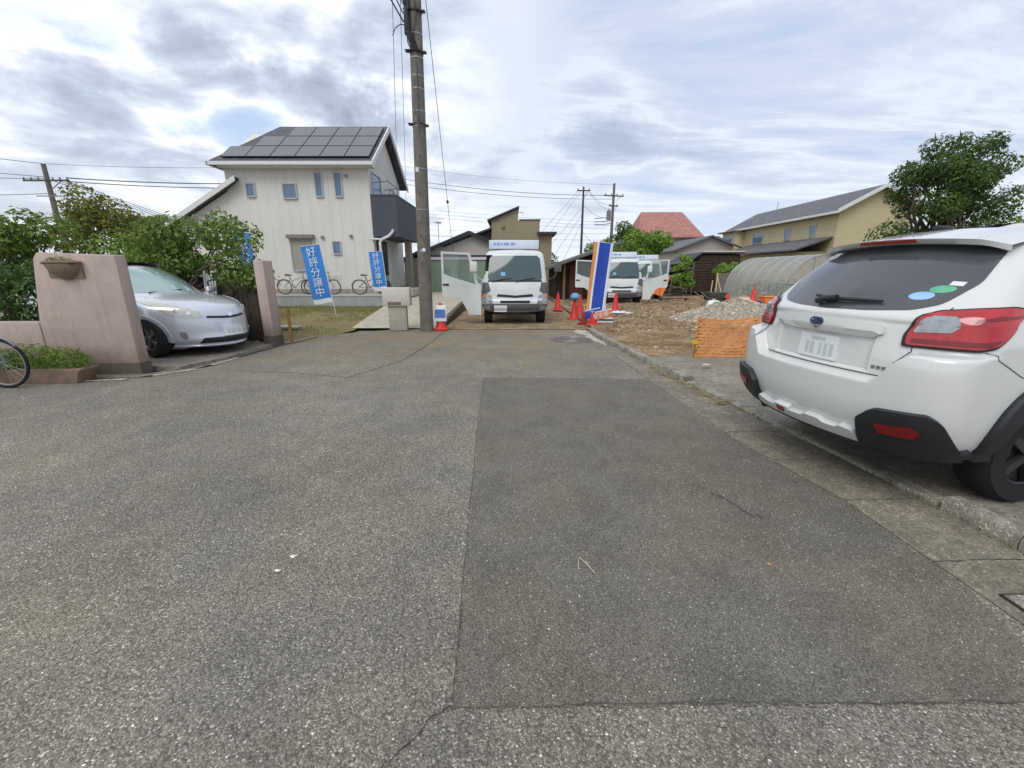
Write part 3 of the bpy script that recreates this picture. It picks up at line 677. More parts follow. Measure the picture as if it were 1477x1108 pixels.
# ------------------------------------------------------------------ ground materials
def asphalt(name, base, fleck, cell, dens, bumpk, brown=0, mott=.25):
    t = NT(name); v = t.coord()
    vo = t.n('ShaderNodeTexVoronoi', Scale=cell); t.l(v, vo.inputs['Vector'])
    sep = t.n('ShaderNodeSeparateColor'); t.l(vo.outputs['Color'], sep.inputs[0])
    b = base
    stone = t.ramp(sep.outputs[0], [(0, (b*.60, b*.56, b*.48)), (.5, (b*1.0, b*.925, b*.765)), (1, (b*1.32, b*1.225, b*1.02))])
    edge = t.ramp(vo.outputs['Distance'], [(.30, g3(1)), (.65, g3(.74))])
    c = t.mix(stone, edge, 1.0, 'MULTIPLY')
    v2 = t.n('ShaderNodeTexVoronoi', Scale=cell*2.6); t.l(v, v2.inputs['Vector'])
    s2 = t.n('ShaderNodeSeparateColor'); t.l(v2.outputs['Color'], s2.inputs[0])
    fine = t.ramp(s2.outputs[1], [(0, g3(.6)), (.6, g3(1)), (.955, g3(1.2)), (.97, g3(2.1)), (1, g3(2.6))])
    c = t.mix(c, fine, .85, 'MULTIPLY')
    # scattered pale chips of broken stone, some large, some small
    for k, (sc_, dn, am) in enumerate(((cell*.60, dens*.95, 1.0), (cell*1.2, dens*1.1, .9))):
        wv = t.n('ShaderNodeMapping'); wv.inputs['Location'].default_value = (3.7*k+1.1, 2.3*k, .5); wv.inputs['Scale'].default_value = (1, 1.25, 1); t.l(v, wv.inputs[0])
        dn_ = t.n('ShaderNodeTexNoise', Scale=sc_*1.4, Detail=1); t.l(v, dn_.inputs['Vector'])
        wob = t.mix(wv.outputs[0], dn_.outputs['Color'], .010)
        v3 = t.n('ShaderNodeTexVoronoi', Scale=sc_); t.l(wob, v3.inputs['Vector']); s3 = t.n('ShaderNodeSeparateColor'); t.l(v3.outputs['Color'], s3.inputs[0])
        on = t.ramp(s3.outputs[0], [(1-dn, g3(0)), (1-dn+.01, g3(1))])
        rad = t.math('ADD', t.math('MULTIPLY', s3.outputs[1], .28), .15)
        inside = t.ramp(t.math('SUBTRACT', rad, v3.outputs['Distance']), [(0, g3(0)), (.05, g3(1))])
        cc = t.ramp(s3.outputs[2], [(0, (fleck*.40, fleck*.38, fleck*.34)), (.45, (fleck*.78, fleck*.74, fleck*.68)), (1, (fleck, fleck*.985, fleck*.94))])
        pat = t.ramp(t.noise(v, .9+.7*k, 4, .6), [(.34, g3(.5)), (.56, g3(1))])
        c = t.mix(c, cc, t.math('MULTIPLY', t.math('MULTIPLY', t.math('MULTIPLY', on, inside), am), pat))
    big = t.noise(v, .55, 6, .62); mo = t.ramp(big, [(.25, g3(1-mott)), (.55, g3(1)), (.8, g3(1+mott*.9))]); c = t.mix(c, mo, 1.0, 'MULTIPLY')
    med = t.noise(v, 3.1, 4, .6); c = t.mix(c, t.ramp(med, [(.3, g3(.86)), (.7, g3(1.12))]), 1.0, 'MULTIPLY')
    st = t.noise(v, 1.1, 3, .5)
    c = t.mix(c, t.mix(c, (1.06, 1.01, .90, 1), 1.0, 'MULTIPLY'), t.ramp(st, [(.4, g3(0)), (.7, g3(.8))]))
    if brown:
        sx = t.n('ShaderNodeSeparateXYZ'); t.l(v, sx.inputs[0])
        y = t.n('ShaderNodeMapRange'); t.l(sx.outputs[1], y.inputs[0]); y.inputs[1].default_value = 5.5; y.inputs[2].default_value = 9.5
        n = t.noise(v, .9, 6, .7); f = t.math('MULTIPLY', t.ramp(n, [(.40, g3(0)), (.66, g3(1))]), y.outputs[0])
        f = t.math('MULTIPLY', f, .95)
        c = t.mix(c, t.ramp(t.noise(v, 30, 3), [(.3, srgb('#6d5c3f')), (.7, srgb('#9c8a67'))]), f)
    t.l(c, t.b.inputs['Base Color']); t.b.inputs['Roughness'].default_value = .82; t.b.inputs['Specular IOR Level'].default_value = .35
    h = t.math('ADD', t.math('MULTIPLY', vo.outputs['Distance'], -1.0), t.math('MULTIPLY', t.noise(v, cell*1.6, 3, .6), .5))
    t.bump(h, bumpk, .012)
    return t.m
OLD = asphalt('old_asphalt', .255, .92, 104, .26, .7, 1, .30)
NEW = asphalt('patched_asphalt', .178, .75, 165, .10, .45, 0, .14)
def soil(name, stops, scale=1.4, bump=.8, fl=.06):
    t = NT(name); v = t.coord(); f = t.noise(v, scale, 9, .68)
    c = t.ramp(f, [(p, srgb(h)) for p, h in stops])
    vo = t.n('ShaderNodeTexVoronoi', Scale=26); t.l(v, vo.inputs['Vector']); s = t.n('ShaderNodeSeparateColor'); t.l(vo.outputs['Color'], s.inputs[0])
    c = t.mix(c, srgb('#b9ad98'), t.ramp(s.outputs[0], [(1-fl, g3(0)), (1-fl+.01, g3(.75))]))
    c = t.mix(c, t.ramp(t.noise(v, 14, 5, .7), [(.3, g3(.7)), (.7, g3(1.2))]), 1.0, 'MULTIPLY')
    t.l(c, t.b.inputs['Base Color']); t.b.inputs['Roughness'].default_value = .95; t.b.inputs['Specular IOR Level'].default_value = .2
    t.bump(t.math('ADD', t.noise(v, 9, 8, .7), t.math('MULTIPLY', t.noise(v, 45, 4, .6), .3)), bump, .04)
    return t.m
DIRT = soil('lot_soil', [(.28, '#51402f'), (.42, '#7a654a'), (.55, '#8f785a'), (.70, '#a9967b')])
LANE = soil('lane_soil', [(.3, '#6b5840'), (.5, '#8a765a'), (.7, '#a4927a')], 2.2, .5)
YARD = soil('yard_soil', [(.3, '#6d5f46'), (.48, '#867556'), (.6, '#7b7a4c'), (.75, '#6c7a40')], 1.2, .6, .02)
FIELD = soil('far_ground', [(.3, '#6b6450'), (.5, '#7d7660'), (.7, '#7d7f58')], .3, .3, .01)
def conc(name, lo, hi, scale=2.2, fleck=.05):
    t = NT(name); v = t.coord(); f = t.noise(v, scale, 7, .65); c = t.ramp(f, [(.3, srgb(lo)), (.7, srgb(hi))])
    vo = t.n('ShaderNodeTexVoronoi', Scale=95); t.l(v, vo.inputs['Vector']); s = t.n('ShaderNodeSeparateColor'); t.l(vo.outputs['Color'], s.inputs[0])
    c = t.mix(c, t.ramp(s.outputs[0], [(0, g3(.6)), (.8, g3(1.05)), (1-fleck, g3(1.3)), (1, g3(2.2))]), .8, 'MULTIPLY')
    c = t.mix(c, t.ramp(t.noise(v, 11, 4, .7), [(.35, g3(.72)), (.65, g3(1.12))]), 1.0, 'MULTIPLY')
    t.l(c, t.b.inputs['Base Color']); t.b.inputs['Roughness'].default_value = .88; t.bump(t.math('ADD', t.noise(v, 60, 5, .7), vo.outputs['Distance']), .45, .008)
    return t.m
GUTTER = conc('gutter_concrete', '#6e685b', '#938b7b')
KERB = conc('kerb_concrete', '#6b675c', '#aaa598', 5, .12)
DRIVE = conc('driveway_concrete', '#7a7468', '#999284')
PALE_CON = conc('pale_concrete', '#aba38f', '#c6bfab', 1.5, .02)
LIME = conc('lime_dust', '#8f897c', '#cdc8bc', 6, .1)

def struct(o): o['kind'] = 'structure'; return o
def sheet(name, pts, z, m, th=None):
    return struct(raw(name, [(p[0], p[1], z if len(p) < 3 else p[2]) for p in pts], [tuple(range(len(pts)))], m))

# ground to the horizon
sheet('ground', [(-600, -60), (600, -60), (600, 900), (-600, 900)], -.05, FIELD)
# old road: the near lane widens to the left into the crossing lane
road = [(-40, -8), (2.9, -8), (2.85, 1.0), (2.86, 2.0), (2.78, 3.3), (2.56, 4.5), (2.42, 5.6), (2.30, 6.9), (2.14, 8.4), (2.02, 9.6), (1.98, 11.25), (-1.75, 11.4), (-2.6, 11.25), (-3.3, 11.1), (-4.45, 10.3), (-4.85, 8.6), (-4.95, 6.7), (-5.35, 5.95), (-8, 5.35), (-40, 4.3)]
sheet('road', road, 0, OLD)
# newer rectangular patch with a slightly ragged border
rnd = random.Random(3)
def ragged(a, b, n, j): return [(a[0]+(b[0]-a[0])*i/n+rnd.uniform(-j, j), a[1]+(b[1]-a[1])*i/n+rnd.uniform(-j, j)) for i in range(n)]
PC = [(-.205, 1.13), (1.95, 1.15), (2.24, 1.72), (2.25, 2.5), (2.02, 3.5), (1.93, 5.82), (-.42, 5.93)]
pp = ragged(PC[0], (2.05, 1.15), 40, .006)+ragged((2.05, 1.15), (2.24, 1.72), 8, .006)+ragged((2.24, 1.72), (2.25, 2.5), 14, .008)+ragged((2.25, 2.5), (2.05, 3.5), 14, .008)+ragged((2.05, 3.5), PC[5], 20, .008)+ragged(PC[5], PC[6], 30, .01)+ragged(PC[6], PC[0], 60, .004)
sheet('road_patch', pp, .004, NEW)
CRACKM = mat('crack_dark', (.028, .026, .024), .95, var=.2)
def crack(pts, w, seed, name='road_crack', m=None, z=.0075, step=.02, j=.009):
    r = random.Random(seed); P = []
    for a, b in zip(pts, pts[1:]):
        n = max(2, int(math.dist(a, b)/step))
        P += [(a[0]+(b[0]-a[0])*i/n, a[1]+(b[1]-a[1])*i/n) for i in range(n)]
    V = []; F = []; off = 0
    for i, p in enumerate(P):
        q = P[min(i+1, len(P)-1)]; o = P[max(i-1, 0)]; d = Vector((q[0]-o[0], q[1]-o[1])).normalized(); nn = Vector((-d.y, d.x))
        off = off*.75+r.uniform(-j, j)
        ww = w*r.uniform(.15, 1.15)
        c = Vector(p)+nn*off
        V += [(c+nn*ww)[:]+(z,), (c-nn*ww)[:]+(z,)]
        if i: F.append((2*i-2, 2*i-1, 2*i+1, 2*i))
    return struct(raw(name, V, F, m or CRACKM))
crack([(-.215, 1.125), (.4, 1.14), (1.1, 1.15), (2.02, 1.145)], .0024, 1, j=.005, m=mat('crack_soft', (.075, .071, .062), .95, var=.3))
crack([(-.42, 5.93), (-.348, 4.0), (-.277, 2.4), (-.225, 1.35), (-.215, 1.13)], .0030, 2, j=.0025, m=mat('crack_soft', (.075, .071, .062), .95, var=.3))
crack([(-.215, 1.13), (-.27, 1.09), (-.36, 1.0), (-.46, .9)], .003, 3)
crack([(-1.75, 11.0), (-1.78, 9.0), (-1.9, 7.2), (-2.4, 5.9)], .008, 4)
crack([(-.42, 5.94), (1.93, 5.84)], .006, 5, m=mat('joint_dust', '#8c8474', .95, var=.3), j=.012)
crack([(-2.4, 5.9), (-3.3, 6.2), (-4.6, 6.4)], .007, 6)
crack([(1.40, 2.63), (1.50, 2.47), (1.55, 2.30)], .006, 8, j=.012, m=mat('repair_dark', (.075, .072, .066), .9, var=.3, scale=30))
# tar-filled repairs
for i, (x, y) in enumerate(((1.565, 2.33), (1.43, 2.56))):
    sheet('road_stain', [(x+.022*math.cos(k)*rnd.uniform(.4, 1.2), y+.032*math.sin(k)*rnd.uniform(.4, 1.2)) for k in [j*.7 for j in range(9)]], .0072, MATS['repair_dark'])

# gutter strip and kerb on the right
K = [(2.98, -8), (2.86, .6), (2.82, 1.5), (2.80, 2.2), (2.78, 2.9), (2.62, 4.0), (2.50, 4.9), (2.38, 6.0), (2.24, 7.2), (2.10, 8.6), (2.0, 9.9), (1.97, 11.2)]
def offl(P, d): 
    out = []
    for i, p in enumerate(P):
        a, b = P[max(i-1, 0)], P[min(i+1, len(P)-1)]; v = Vector((b[0]-a[0], b[1]-a[1])).normalized(); out.append((p[0]+v.y*d, p[1]-v.x*d))
    return out
G = [(2.35, -8), (2.25, .5), (2.25, 1.7), (2.26, 2.5), (2.07, 3.5), (2.02, 4.5), (1.96, 5.8), (1.93, 7.0), (1.85, 8.5), (1.78, 9.9), (1.72, 11.0)]
sheet('gutter', G+offl(K, 0)[::-1], .0045, GUTTER)
# plaster dust spilled where the gutter ends
sheet('lime_spill', [(1.55, 10.6), (1.78, 10.1), (1.72, 9.6), (1.9, 9.0), (1.98, 8.6), (2.03, 9.0), (1.95, 9.8), (1.97, 10.9), (1.72, 11.15)], .0085, LIME)
def kerbrun(name, pts, w, h, m, seg=.6, gap=.008):
    """rounded kerb stones end to end, one run"""
    mb = MB(); acc = []
    P = [Vector(p) for p in pts]; prof = [(0, -.05), (0, h*.72), (.012, h*.93), (.04, h), (w-.03, h), (w, h*.9), (w, -.05)]
    tot = sum((b-a).length for a, b in zip(P, P[1:])); 
    def at(s):
        for a, b in zip(P, P[1:]):
            L = (b-a).length
            if s <= L: return a.lerp(b, s/L), (b-a).normalized()
            s -= L
        return P[-1], (P[-1]-P[-2]).normalized()
    s = 0
    while s < tot-.05:
        e = min(s+seg, tot); rings = []
        for k in range(5):
            c, d = at(s+gap/2+(e-s-gap)*k/4); n = Vector((d.y, -d.x))
            rings.append([mb.bm.verts.new((c.x+n.x*a+0*z, c.y+n.y*a, z+.004*noise.noise(Vector((c.x*9, c.y*9, a*30))))) for a, z in prof])
        for a, b in zip(rings, rings[1:]):
            for i in range(len(prof)-1): mb.bm.faces.new((a[i], a[i+1], b[i+1], b[i]))
        mb.bm.faces.new(rings[0]); mb.bm.faces.new(rings[-1][::-1]); s = e
    return struct(mb.build(name, m))
kerbrun('kerb', [(2.99, -4), (2.87, .6), (2.83, 1.4), (2.81, 2.05), (2.80, 2.42)], .13, .095, KERB)
kerbrun('kerb', [(2.80, 2.44), (2.74, 3.2), (2.62, 4.0), (2.51, 4.9), (2.42, 5.6)], .12, .035, KERB)
kerbrun('kerb', [(2.42, 5.62), (2.26, 7.1), (2.11, 8.6), (2.02, 9.9), (2.0, 10.9)], .13, .09, KERB)
# driveway under the white car, rising slightly from the kerb
mb = MB()
def drv(u, v):
    y = -3+v*10.45; a = 3.0-(y-1)*.0-.0 if y < 2.2 else 3.0-(y-2.2)*.105
    x = a-.13+u*(12-a); return Vector((x, y, .027+.012*min(1, u*6)+.004*noise.noise(Vector((x, y, 0)))))
mb.grid(drv, 40, 60); struct(mb.build('driveway', DRIVE))
# construction lot: churned soil
mb = MB()
def lot(u, v):
    y = 7.3+v*24; xl = 2.12 if y > 8.6 else 2.12+(8.6-y)*.11
    if y > 11: xl = 2.12+min(0, -(y-11)*.0)
    x = xl+u*(24-xl); a = min(1, u*14)*min(1, (y-7.1)*1.5)
    h = .05+a*(.065*noise.fractal(Vector((x*.55, y*.55, 3)), 1, 2, 5)+.05*noise.fractal(Vector((x*2.1, y*1.5, 1)), 1, 2, 4))
    h += a*.055*math.sin((x*.35+y)*4.2+1.5*noise.noise(Vector((x, y, 0))))*max(0, 1-abs(y-9)/2.2)  # wheel ruts
    return Vector((x, y, h+.045*min(1, max(0, (y-7.3)/.6))-.02))
mb.grid(lot, 150, 190); struct(mb.build('bare_soil', DIRT))
# soil lane between the plots where the truck stands
mb = MB()
mb.grid(lambda u, v: Vector((-1.85+u*4.1, 11.15+v*22, .012+.025*noise.fractal(Vector((u*5, v*25, 0)), 1, 2, 4)*min(1, v*8))), 30, 110); struct(mb.build('dirt_lane', LANE))
# yard of the white house
def yz(x, y): return -.004+.016*max(0, min(1, (y-9)*.8))+.05*max(0, min(1, (y-11)/6))+.03*noise.fractal(Vector((x*.8, y*.8, 0)), 1, 2, 4)
mb = MB()
def yard(u, v):
    y = 8.3+v*9.8; xr = (-4.85+(y-8.9)*.36) if y < 11 else -4.15-(y-11)*.17; x = -16+u*(xr+16); return Vector((x, y, yz(x, y)))
mb.grid(yard, 50, 50); struct(mb.build('yard', YARD))
V = []; F = []; rg = random.Random(11)
for _ in range(16000):
    x = rg.uniform(-11, -4.4); y = rg.uniform(10.2, 17.95)
    xr = -5.0+(y-8.9)*.36 if y < 11 else -4.25-(y-11)*.17
    if x > xr-.05: continue
    dn = noise.noise(Vector((x*.7, y*.7, 5)))+.5*(y > 15.8)+.2*(abs(y-10.6) < .5)
    if rg.random() > .25+dn*.9: continue
    h = rg.uniform(.03, .11); z = yz(x, y)
    for k in range(3):
        a = rg.uniform(0, 6.28); w = .006; dx, dy = math.cos(a), math.sin(a); i = len(V)
        V += [(x-dy*w, y+dx*w, z-.01), (x+dy*w, y-dx*w, z-.01), (x+dx*h*.5, y+dy*h*.5, z+h)]; F.append((i, i+1, i+2))
tag(raw('grass', V, F, leafmat('grass_blades', '#6a7a35', '#7f8b45', '#a39a5c')), 'short rough grass and weeds on the white house lot', 'grass', kind='stuff')
# concrete ramp beside the yard, up to the green shed
mb = MB()
def ramp(u, v):
    y = 11.25+v*14; xl = -4.3-(y-11)*.12; xr = -2.05-(y-11)*.01; return Vector((xl+u*(xr-xl), y, .03+.42*(v**.8)*1.0))
mb.grid(ramp, 10, 30); struct(mb.build('concrete_path', PALE_CON))
mb = MB()
for k in range(24):
    v0, v1 = k/24, (k+1)/24; a, b = ramp(1, v0), ramp(1, v1)
    mb.prism([(0, -.3), (.14, -.3), (.14, .05), (0, .05)], (b-a).length-.006, Matrix.Translation(a+Vector((0, 0, .02))) )
struct(mb.build('path_edge', mat('path_edge_dark', '#6f6353', .9, var=.3)))
# parking bay floor by the silver car and the concrete edging in front of it
mb = MB(); bay = [(-12, 6.58), (-5.22, 6.40), (-5.0, 7.2), (-4.95, 8.75), (-12, 9.1)]
lo_ = [mb.bm.verts.new((x, y, -.02)) for x, y in bay]; hi_ = [mb.bm.verts.new((x, y, .062)) for x, y in bay]
mb.bm.faces.new(hi_)
for i in range(5): mb.bm.faces.new((lo_[i], lo_[(i+1) % 5], hi_[(i+1) % 5], hi_[i]))
struct(mb.build('parking_bay', DRIVE))
sheet('bay_apron', [(-8.5, 5.42), (-5.5, 5.92), (-5.05, 6.55), (-4.9, 8.6), (-4.62, 9.9), (-4.78, 10.0), (-5.1, 8.7), (-5.2, 6.6), (-5.6, 6.12), (-8.6, 6.1)], .0055, GUTTER)
for a, b in (((-6.05, 5.70), (-5.55, 5.80)), ((-5.35, 6.02), (-5.02, 6.45)), ((-4.99, 6.75), (-4.93, 7.35))):
    d = Vector((b[0]-a[0], b[1]-a[1])).normalized()*.045; n = (-d.y, d.x)
    sheet('kerb_stone', [(a[0]+n[0], a[1]+n[1]), (b[0]+n[0], b[1]+n[1]), (b[0]-n[0], b[1]-n[1]), (a[0]-n[0], a[1]-n[1])], .0095, LIME)
# manhole, gutter cover and litter
t = thing('manhole_cover', 'round patterned iron manhole cover in the asphalt near the end of the kerb', 'manhole cover', (1.38, 9.46, .004))
IRON = mat('cast_iron', (.115, .108, .098), .7, metal=.3, var=.3, scale=12)
mb = MB(); mb.cyl((0, 0, -.02), (0, 0, .004), .50, n=48); mb.build('frame_ring', mat('iron_ring', (.16, .15, .135), .7, metal=.2, var=.3), t)
mb = MB(); mb.cyl((0, 0, -.02), (0, 0, .007), .44, n=48); ld = mb.build('lid', IRON, t)
mb = MB()
for r in (.12, .22, .32, .41): mb.torus((0, 0, .007), r, .012, 'Z', 40, 6)
for k in range(16): a = k*PI/8; mb.box((.26*math.cos(a), .26*math.sin(a), .009), (.30, .015, .008), Matrix.Rotation(a, 3, 'Z'))
mb.build('lid_pattern', mat('iron_worn', (.22, .205, .18), .5, metal=.4, var=.3), ld)
t = thing('gutter_cover', 'flat concrete cover slab let into the gutter at the lower right', 'drain cover', (2.56, 1.40, .006))
mb = MB(); mb.prism([(-.22, 0), (.22, 0), (.22, .012), (-.22, .012)], .5, Matrix.Translation((0, -.25, 0)), .004); mb.build('slab', KERB, t)
mb = MB()
for x in (-.226, .226): mb.box((x, 0, .003), (.009, .51, .008))
for y in (-.256, .256): mb.box((0, y, .003), (.46, .009, .008))
mb.build('joint', CRACKM, t)
mb = MB(); mb.tube([(.345, 1.83, .012), (.355, 1.90, .016), (.365, 1.92, .014), (.40, 1.86, .012), (.425, 1.80, .012)], .0028, 5)
tag(mb.build('twig', mat('pale_twig', '#b3a98f', .8, var=.1)), 'thin pale bent straw lying on the dark asphalt patch', 'twig')
def blotch(name, label, cat, x, y, r, m, seed):
    q = random.Random(seed); V = [(0, 0, .004)]; n = 14
    for k in range(n): a = 2*PI*k/n; rr = r*q.uniform(.35, 1.1); V.append((rr*math.cos(a)*1.3, rr*math.sin(a), .0005))
    o = raw(name, V, [(0, 1+k, 1+(k+1) % n) for k in range(n)], m); o.location = (x, y, .006); return tag(o, label, cat)
DROP = mat('bird_dropping_white', (.72, .71, .66), .8, var=.1)
blotch('bird_dropping', 'larger white dropping on the old asphalt, left of the patch', 'bird dropping', -1.19, 1.94, .020, DROP, 1)
blotch('bird_dropping', 'smaller white dropping just nearer than its larger neighbour', 'bird dropping', -1.21, 1.83, .018, DROP, 4)
blotch('fallen_leaf', 'small yellow leaf on the dark asphalt patch', 'leaf', 1.36, 1.88, .010, mat('yellow_leaf', '#c9a548', .7, var=.1), 3)
blotch('paper_scrap', 'pale pink scrap of paper on the driveway by the orange net', 'paper', 3.04, 6.36, .07, mat('paper_pink', '#c9b3a9', .8, var=.05), 5).location.z = .1
V = []; F = []; q = random.Random(9)
for _ in range(240):
    y = q.uniform(4.6, 6.6); x = 2.53-(y-4.6)*.115-abs(q.gauss(0, .05))-.02; a = q.uniform(0, 3.14); L = q.uniform(.015, .06); w = .004; d = (math.cos(a)*L, math.sin(a)*L); n = (-math.sin(a)*w, math.cos(a)*w); i = len(V); z = .009+q.random()*.02
    V += [(x-d[0]-n[0], y-d[1]-n[1], z), (x+d[0]-n[0], y+d[1]-n[1], z+.006), (x+d[0]+n[0], y+d[1]+n[1], z+.008), (x-d[0]+n[0], y-d[1]+n[1], z)]; F.append((i, i+1, i+2, i+3))
tag(raw('dry_litter', V, F, mat('dry_straw', '#9a8764', .9, var=.3)), 'dry straw and dead leaves gathered in the gutter', 'litter', kind='stuff')
# rubble lying about the lot
def stones(name, label, n, f, m, seed, s0, s1):
    q = random.Random(seed); V = []; F = []
    ico = bmesh.new(); bmesh.ops.create_icosphere(ico, subdivisions=1, radius=1); iv = [v.co.copy() for v in ico.verts]; fi = [[v.index for v in fc.verts] for fc in ico.faces]; ico.free()
    for _ in range(n):
        p = f(q)
        if p is None: continue
        s = q.uniform(s0, s1)*q.uniform(.6, 1.2); sx, sy, sz = s*q.uniform(.6, 1.3), s*q.uniform(.6, 1.3), s*q.uniform(.35, .8); a = q.uniform(0, 6.28); i = len(V)
        for v in iv:
            k = 1+q.uniform(-.25, .25); X, Y = v.x*sx*k, v.y*sy*k
            V.append((p[0]+X*math.cos(a)-Y*math.sin(a), p[1]+X*math.sin(a)+Y*math.cos(a), p[2]+v.z*sz*k))
        F += [tuple(i+j for j in fc) for fc in fi]
    return tag(raw(name, V, F, m), label, 'stones', kind='stuff')
def stonemat(name, a, b, c):
    t = NT(name); g = t.n('ShaderNodeNewGeometry'); t.l(t.ramp(g.outputs['Random Per Island'], [(0, srgb(a)), (.55, srgb(b)), (1, srgb(c))]), t.b.inputs['Base Color']); t.b.inputs['Roughness'].default_value = .9; return t.m
def lotp(q):
    y = 8+q.random()**1.2*18; x = q.uniform(2.4, 12)
    if noise.noise(Vector((x*.6, y*.5, 2)))+(.5 if y > 10.5 else -.25) < q.uniform(-.2, .5): return None
    u = (x-2.12)/(24-2.12); return (x, y, lot(u, (y-7.3)/24).z)
stones('rubble', 'pale broken stones scattered over the bare soil lot', 4200, lotp, stonemat('rubble_stone', '#6f6453', '#94886f', '#c9c0ae'), 5, .012, .05)
stones('clods', 'dark crumbly clods of earth on the bare soil lot', 2200, lambda q: lotp(q) or lotp(q), stonemat('clod', '#4a3b2a', '#65523b', '#80694c'), 15, .015, .06)
# open joints across the gutter, and weeds rooted along the kerb
for k in range(15):
    f = k/15*11.0+1.0; y = 1.9+k*.62
    xa = next(G[i][0]+(G[i+1][0]-G[i][0])*(y-G[i][1])/(G[i+1][1]-G[i][1]) for i in range(len(G)-1) if G[i][1] <= y <= G[i+1][1]); xb = next(K[i][0]+(K[i+1][0]-K[i][0])*(y-K[i][1])/(K[i+1][1]-K[i][1]) for i in range(len(K)-1) if K[i][1] <= y <= K[i+1][1])
    crack([(xa, y), (xb, y+.02)], .0035, 40+k, 'gutter_joint', j=.003)
V = []; F = []; q = random.Random(19)
for _ in range(420):
    y = q.uniform(1.6, 10.6); 
    if noise.noise(Vector((y*1.7, 3, 0))) < q.uniform(-.1, .5): continue
    x = next(K[i][0]+(K[i+1][0]-K[i][0])*(y-K[i][1])/(K[i+1][1]-K[i][1]) for i in range(len(K)-1) if K[i][1] <= y <= K[i+1][1])-abs(q.gauss(0, .012))
    for k in range(5):
        a = q.uniform(0, 6.28); h = q.uniform(.015, .05); w = .003; dx, dy = math.cos(a), math.sin(a); i = len(V)
        V += [(x-dy*w, y+dx*w, .004), (x+dy*w, y-dx*w, .004), (x+dx*h*.7, y+dy*h*.7, .004+h)]; F.append((i, i+1, i+2))
tag(raw('kerb_weeds', V, F, leafmat('weed_blades', '#5d6a34', '#84864a', '#a89a62')), 'small dry weeds rooted along the foot of the kerb', 'weeds', kind='stuff')
# gravel heap behind the orange net
mb = MB()
def heap(u, v):
    r = u; a = v*2*PI; x, y = 7.0+r*2.1*math.cos(a), 12.9+r*1.9*math.sin(a); h = .66*(1-r**1.25)+.05*noise.fractal(Vector((x*2, y*2, 0)), 1, 2, 4)*(1-r*.6)
    return Vector((x, y, .04+max(-.06, h)))
mb.grid(heap, 26, 60)
GRAV = stonemat('gravel_stone', '#827a6b', '#aa9f8d', '#cdc3b0')
hp = tag(mb.build('gravel_heap', soil('gravel_bulk', [(.3, '#7a756b'), (.5, '#958f84'), (.7, '#aca699')], 6, .8, .3)), 'heap of grey gravel behind the orange net barrier', 'gravel heap')
stones('gravel', 'loose grey stones covering the gravel heap and round it', 4200, lambda q: (lambda u, v: heap(u, v)[:])(q.random()**.6*1.06, q.random()), GRAV, 6, .02, .05)
# ------------------------------------------------------------------ left side: pink wall, hedge, planters, fence
t = thing('garden_wall', 'pink rendered garden wall with a tall end pier in front of the silver car', 'wall', (-5.6, 6.12, 0))
def render_mat(name, c):
    """trowelled render with rain streaks and grime creeping up from the ground"""
    t = NT(name); v = t.coord(); c = srgb(c)
    col = t.ramp(t.noise(v, 2.6, 6, .65), [(.3, mul(c, .84)), (.7, mul(c, 1.08))])
    mp = t.n('ShaderNodeMapping'); mp.inputs['Scale'].default_value = (9, 9, .7); t.l(v, mp.inputs[0])
    st = t.ramp(t.noise(mp.outputs[0], 1.0, 6, .7), [(.46, g3(1)), (.72, (.66, .64, .60))]); col = t.mix(col, st, .45, 'MULTIPLY')
    sx = t.n('ShaderNodeSeparateXYZ'); t.l(v, sx.inputs[0])
    low = t.math('ADD', sx.outputs[2], t.math('MULTIPLY', t.noise(v, 5, 5, .7), .5))
    col = t.mix(col, t.ramp(low, [(.38, (.55, .53, .47)), (.75, g3(1))]), .9, 'MULTIPLY')
    t.l(col, t.b.inputs['Base Color']); t.b.inputs['Roughness'].default_value = .92
    t.bump(t.math('ADD', t.noise(v, 55, 6, .7), t.math('MULTIPLY', t.noise(v, 9, 3, .6), .8)), .55, .012); return t.m
PINK = render_mat('pink_render', '#b7a59c')
PLINTH = mat('dark_plinth', '#5d564d', .92, var=.3, scale=5)
mb = MB(); mb.prism([(-1.28, .795), (-1.12, 1.68), (-1.05, 1.765), (-.02, 1.73), (.0, 1.715), (.0, .16), (-1.28, .16)], .2, None, .02); mb.build('pier', PINK, t)
mb = MB(); mb.box((-3.6, .1, .475), (4.62, .2, .63), bevel=.01); mb.build('low_wall', PINK, t)
mb = MB(); mb.box((-2.95, .1, .08), (5.92, .22, .16)); mb.build('plinth', PLINTH, t)
t.rotation_euler.z = R_(2)
leaf = leafmat('hedge_dark', '#22361a', '#385228', '#587438')
hb = [(-9.4, 6.75, .9, 1.5, .35, .62), (-8.0, 6.72, .95, 1.1, .33, .6), (-7.35, 6.72, 1.05, .55, .3, .55), (-10.8, 6.8, 1.1, 1.3, .4, .8), (-8.8, 6.75, 1.35, 1.4, .3, .4)]
t = thing('hedge', 'dark clipped hedge standing behind the low pink wall', 'hedge', (0, 0, 0))
leaf_mesh('foliage', hb, 5200, .05, leaf, t, seed=21, shell=.8)
for x in (-10.8, -9.8, -8.9, -8.1, -7.4): mb = MB(); mb.tube([(x, 6.75, 0), (x+.05, 6.75, .6), (x-.04, 6.75, 1.3)], [.04, .03, .015], 6); mb.build('stem', BARK, t)
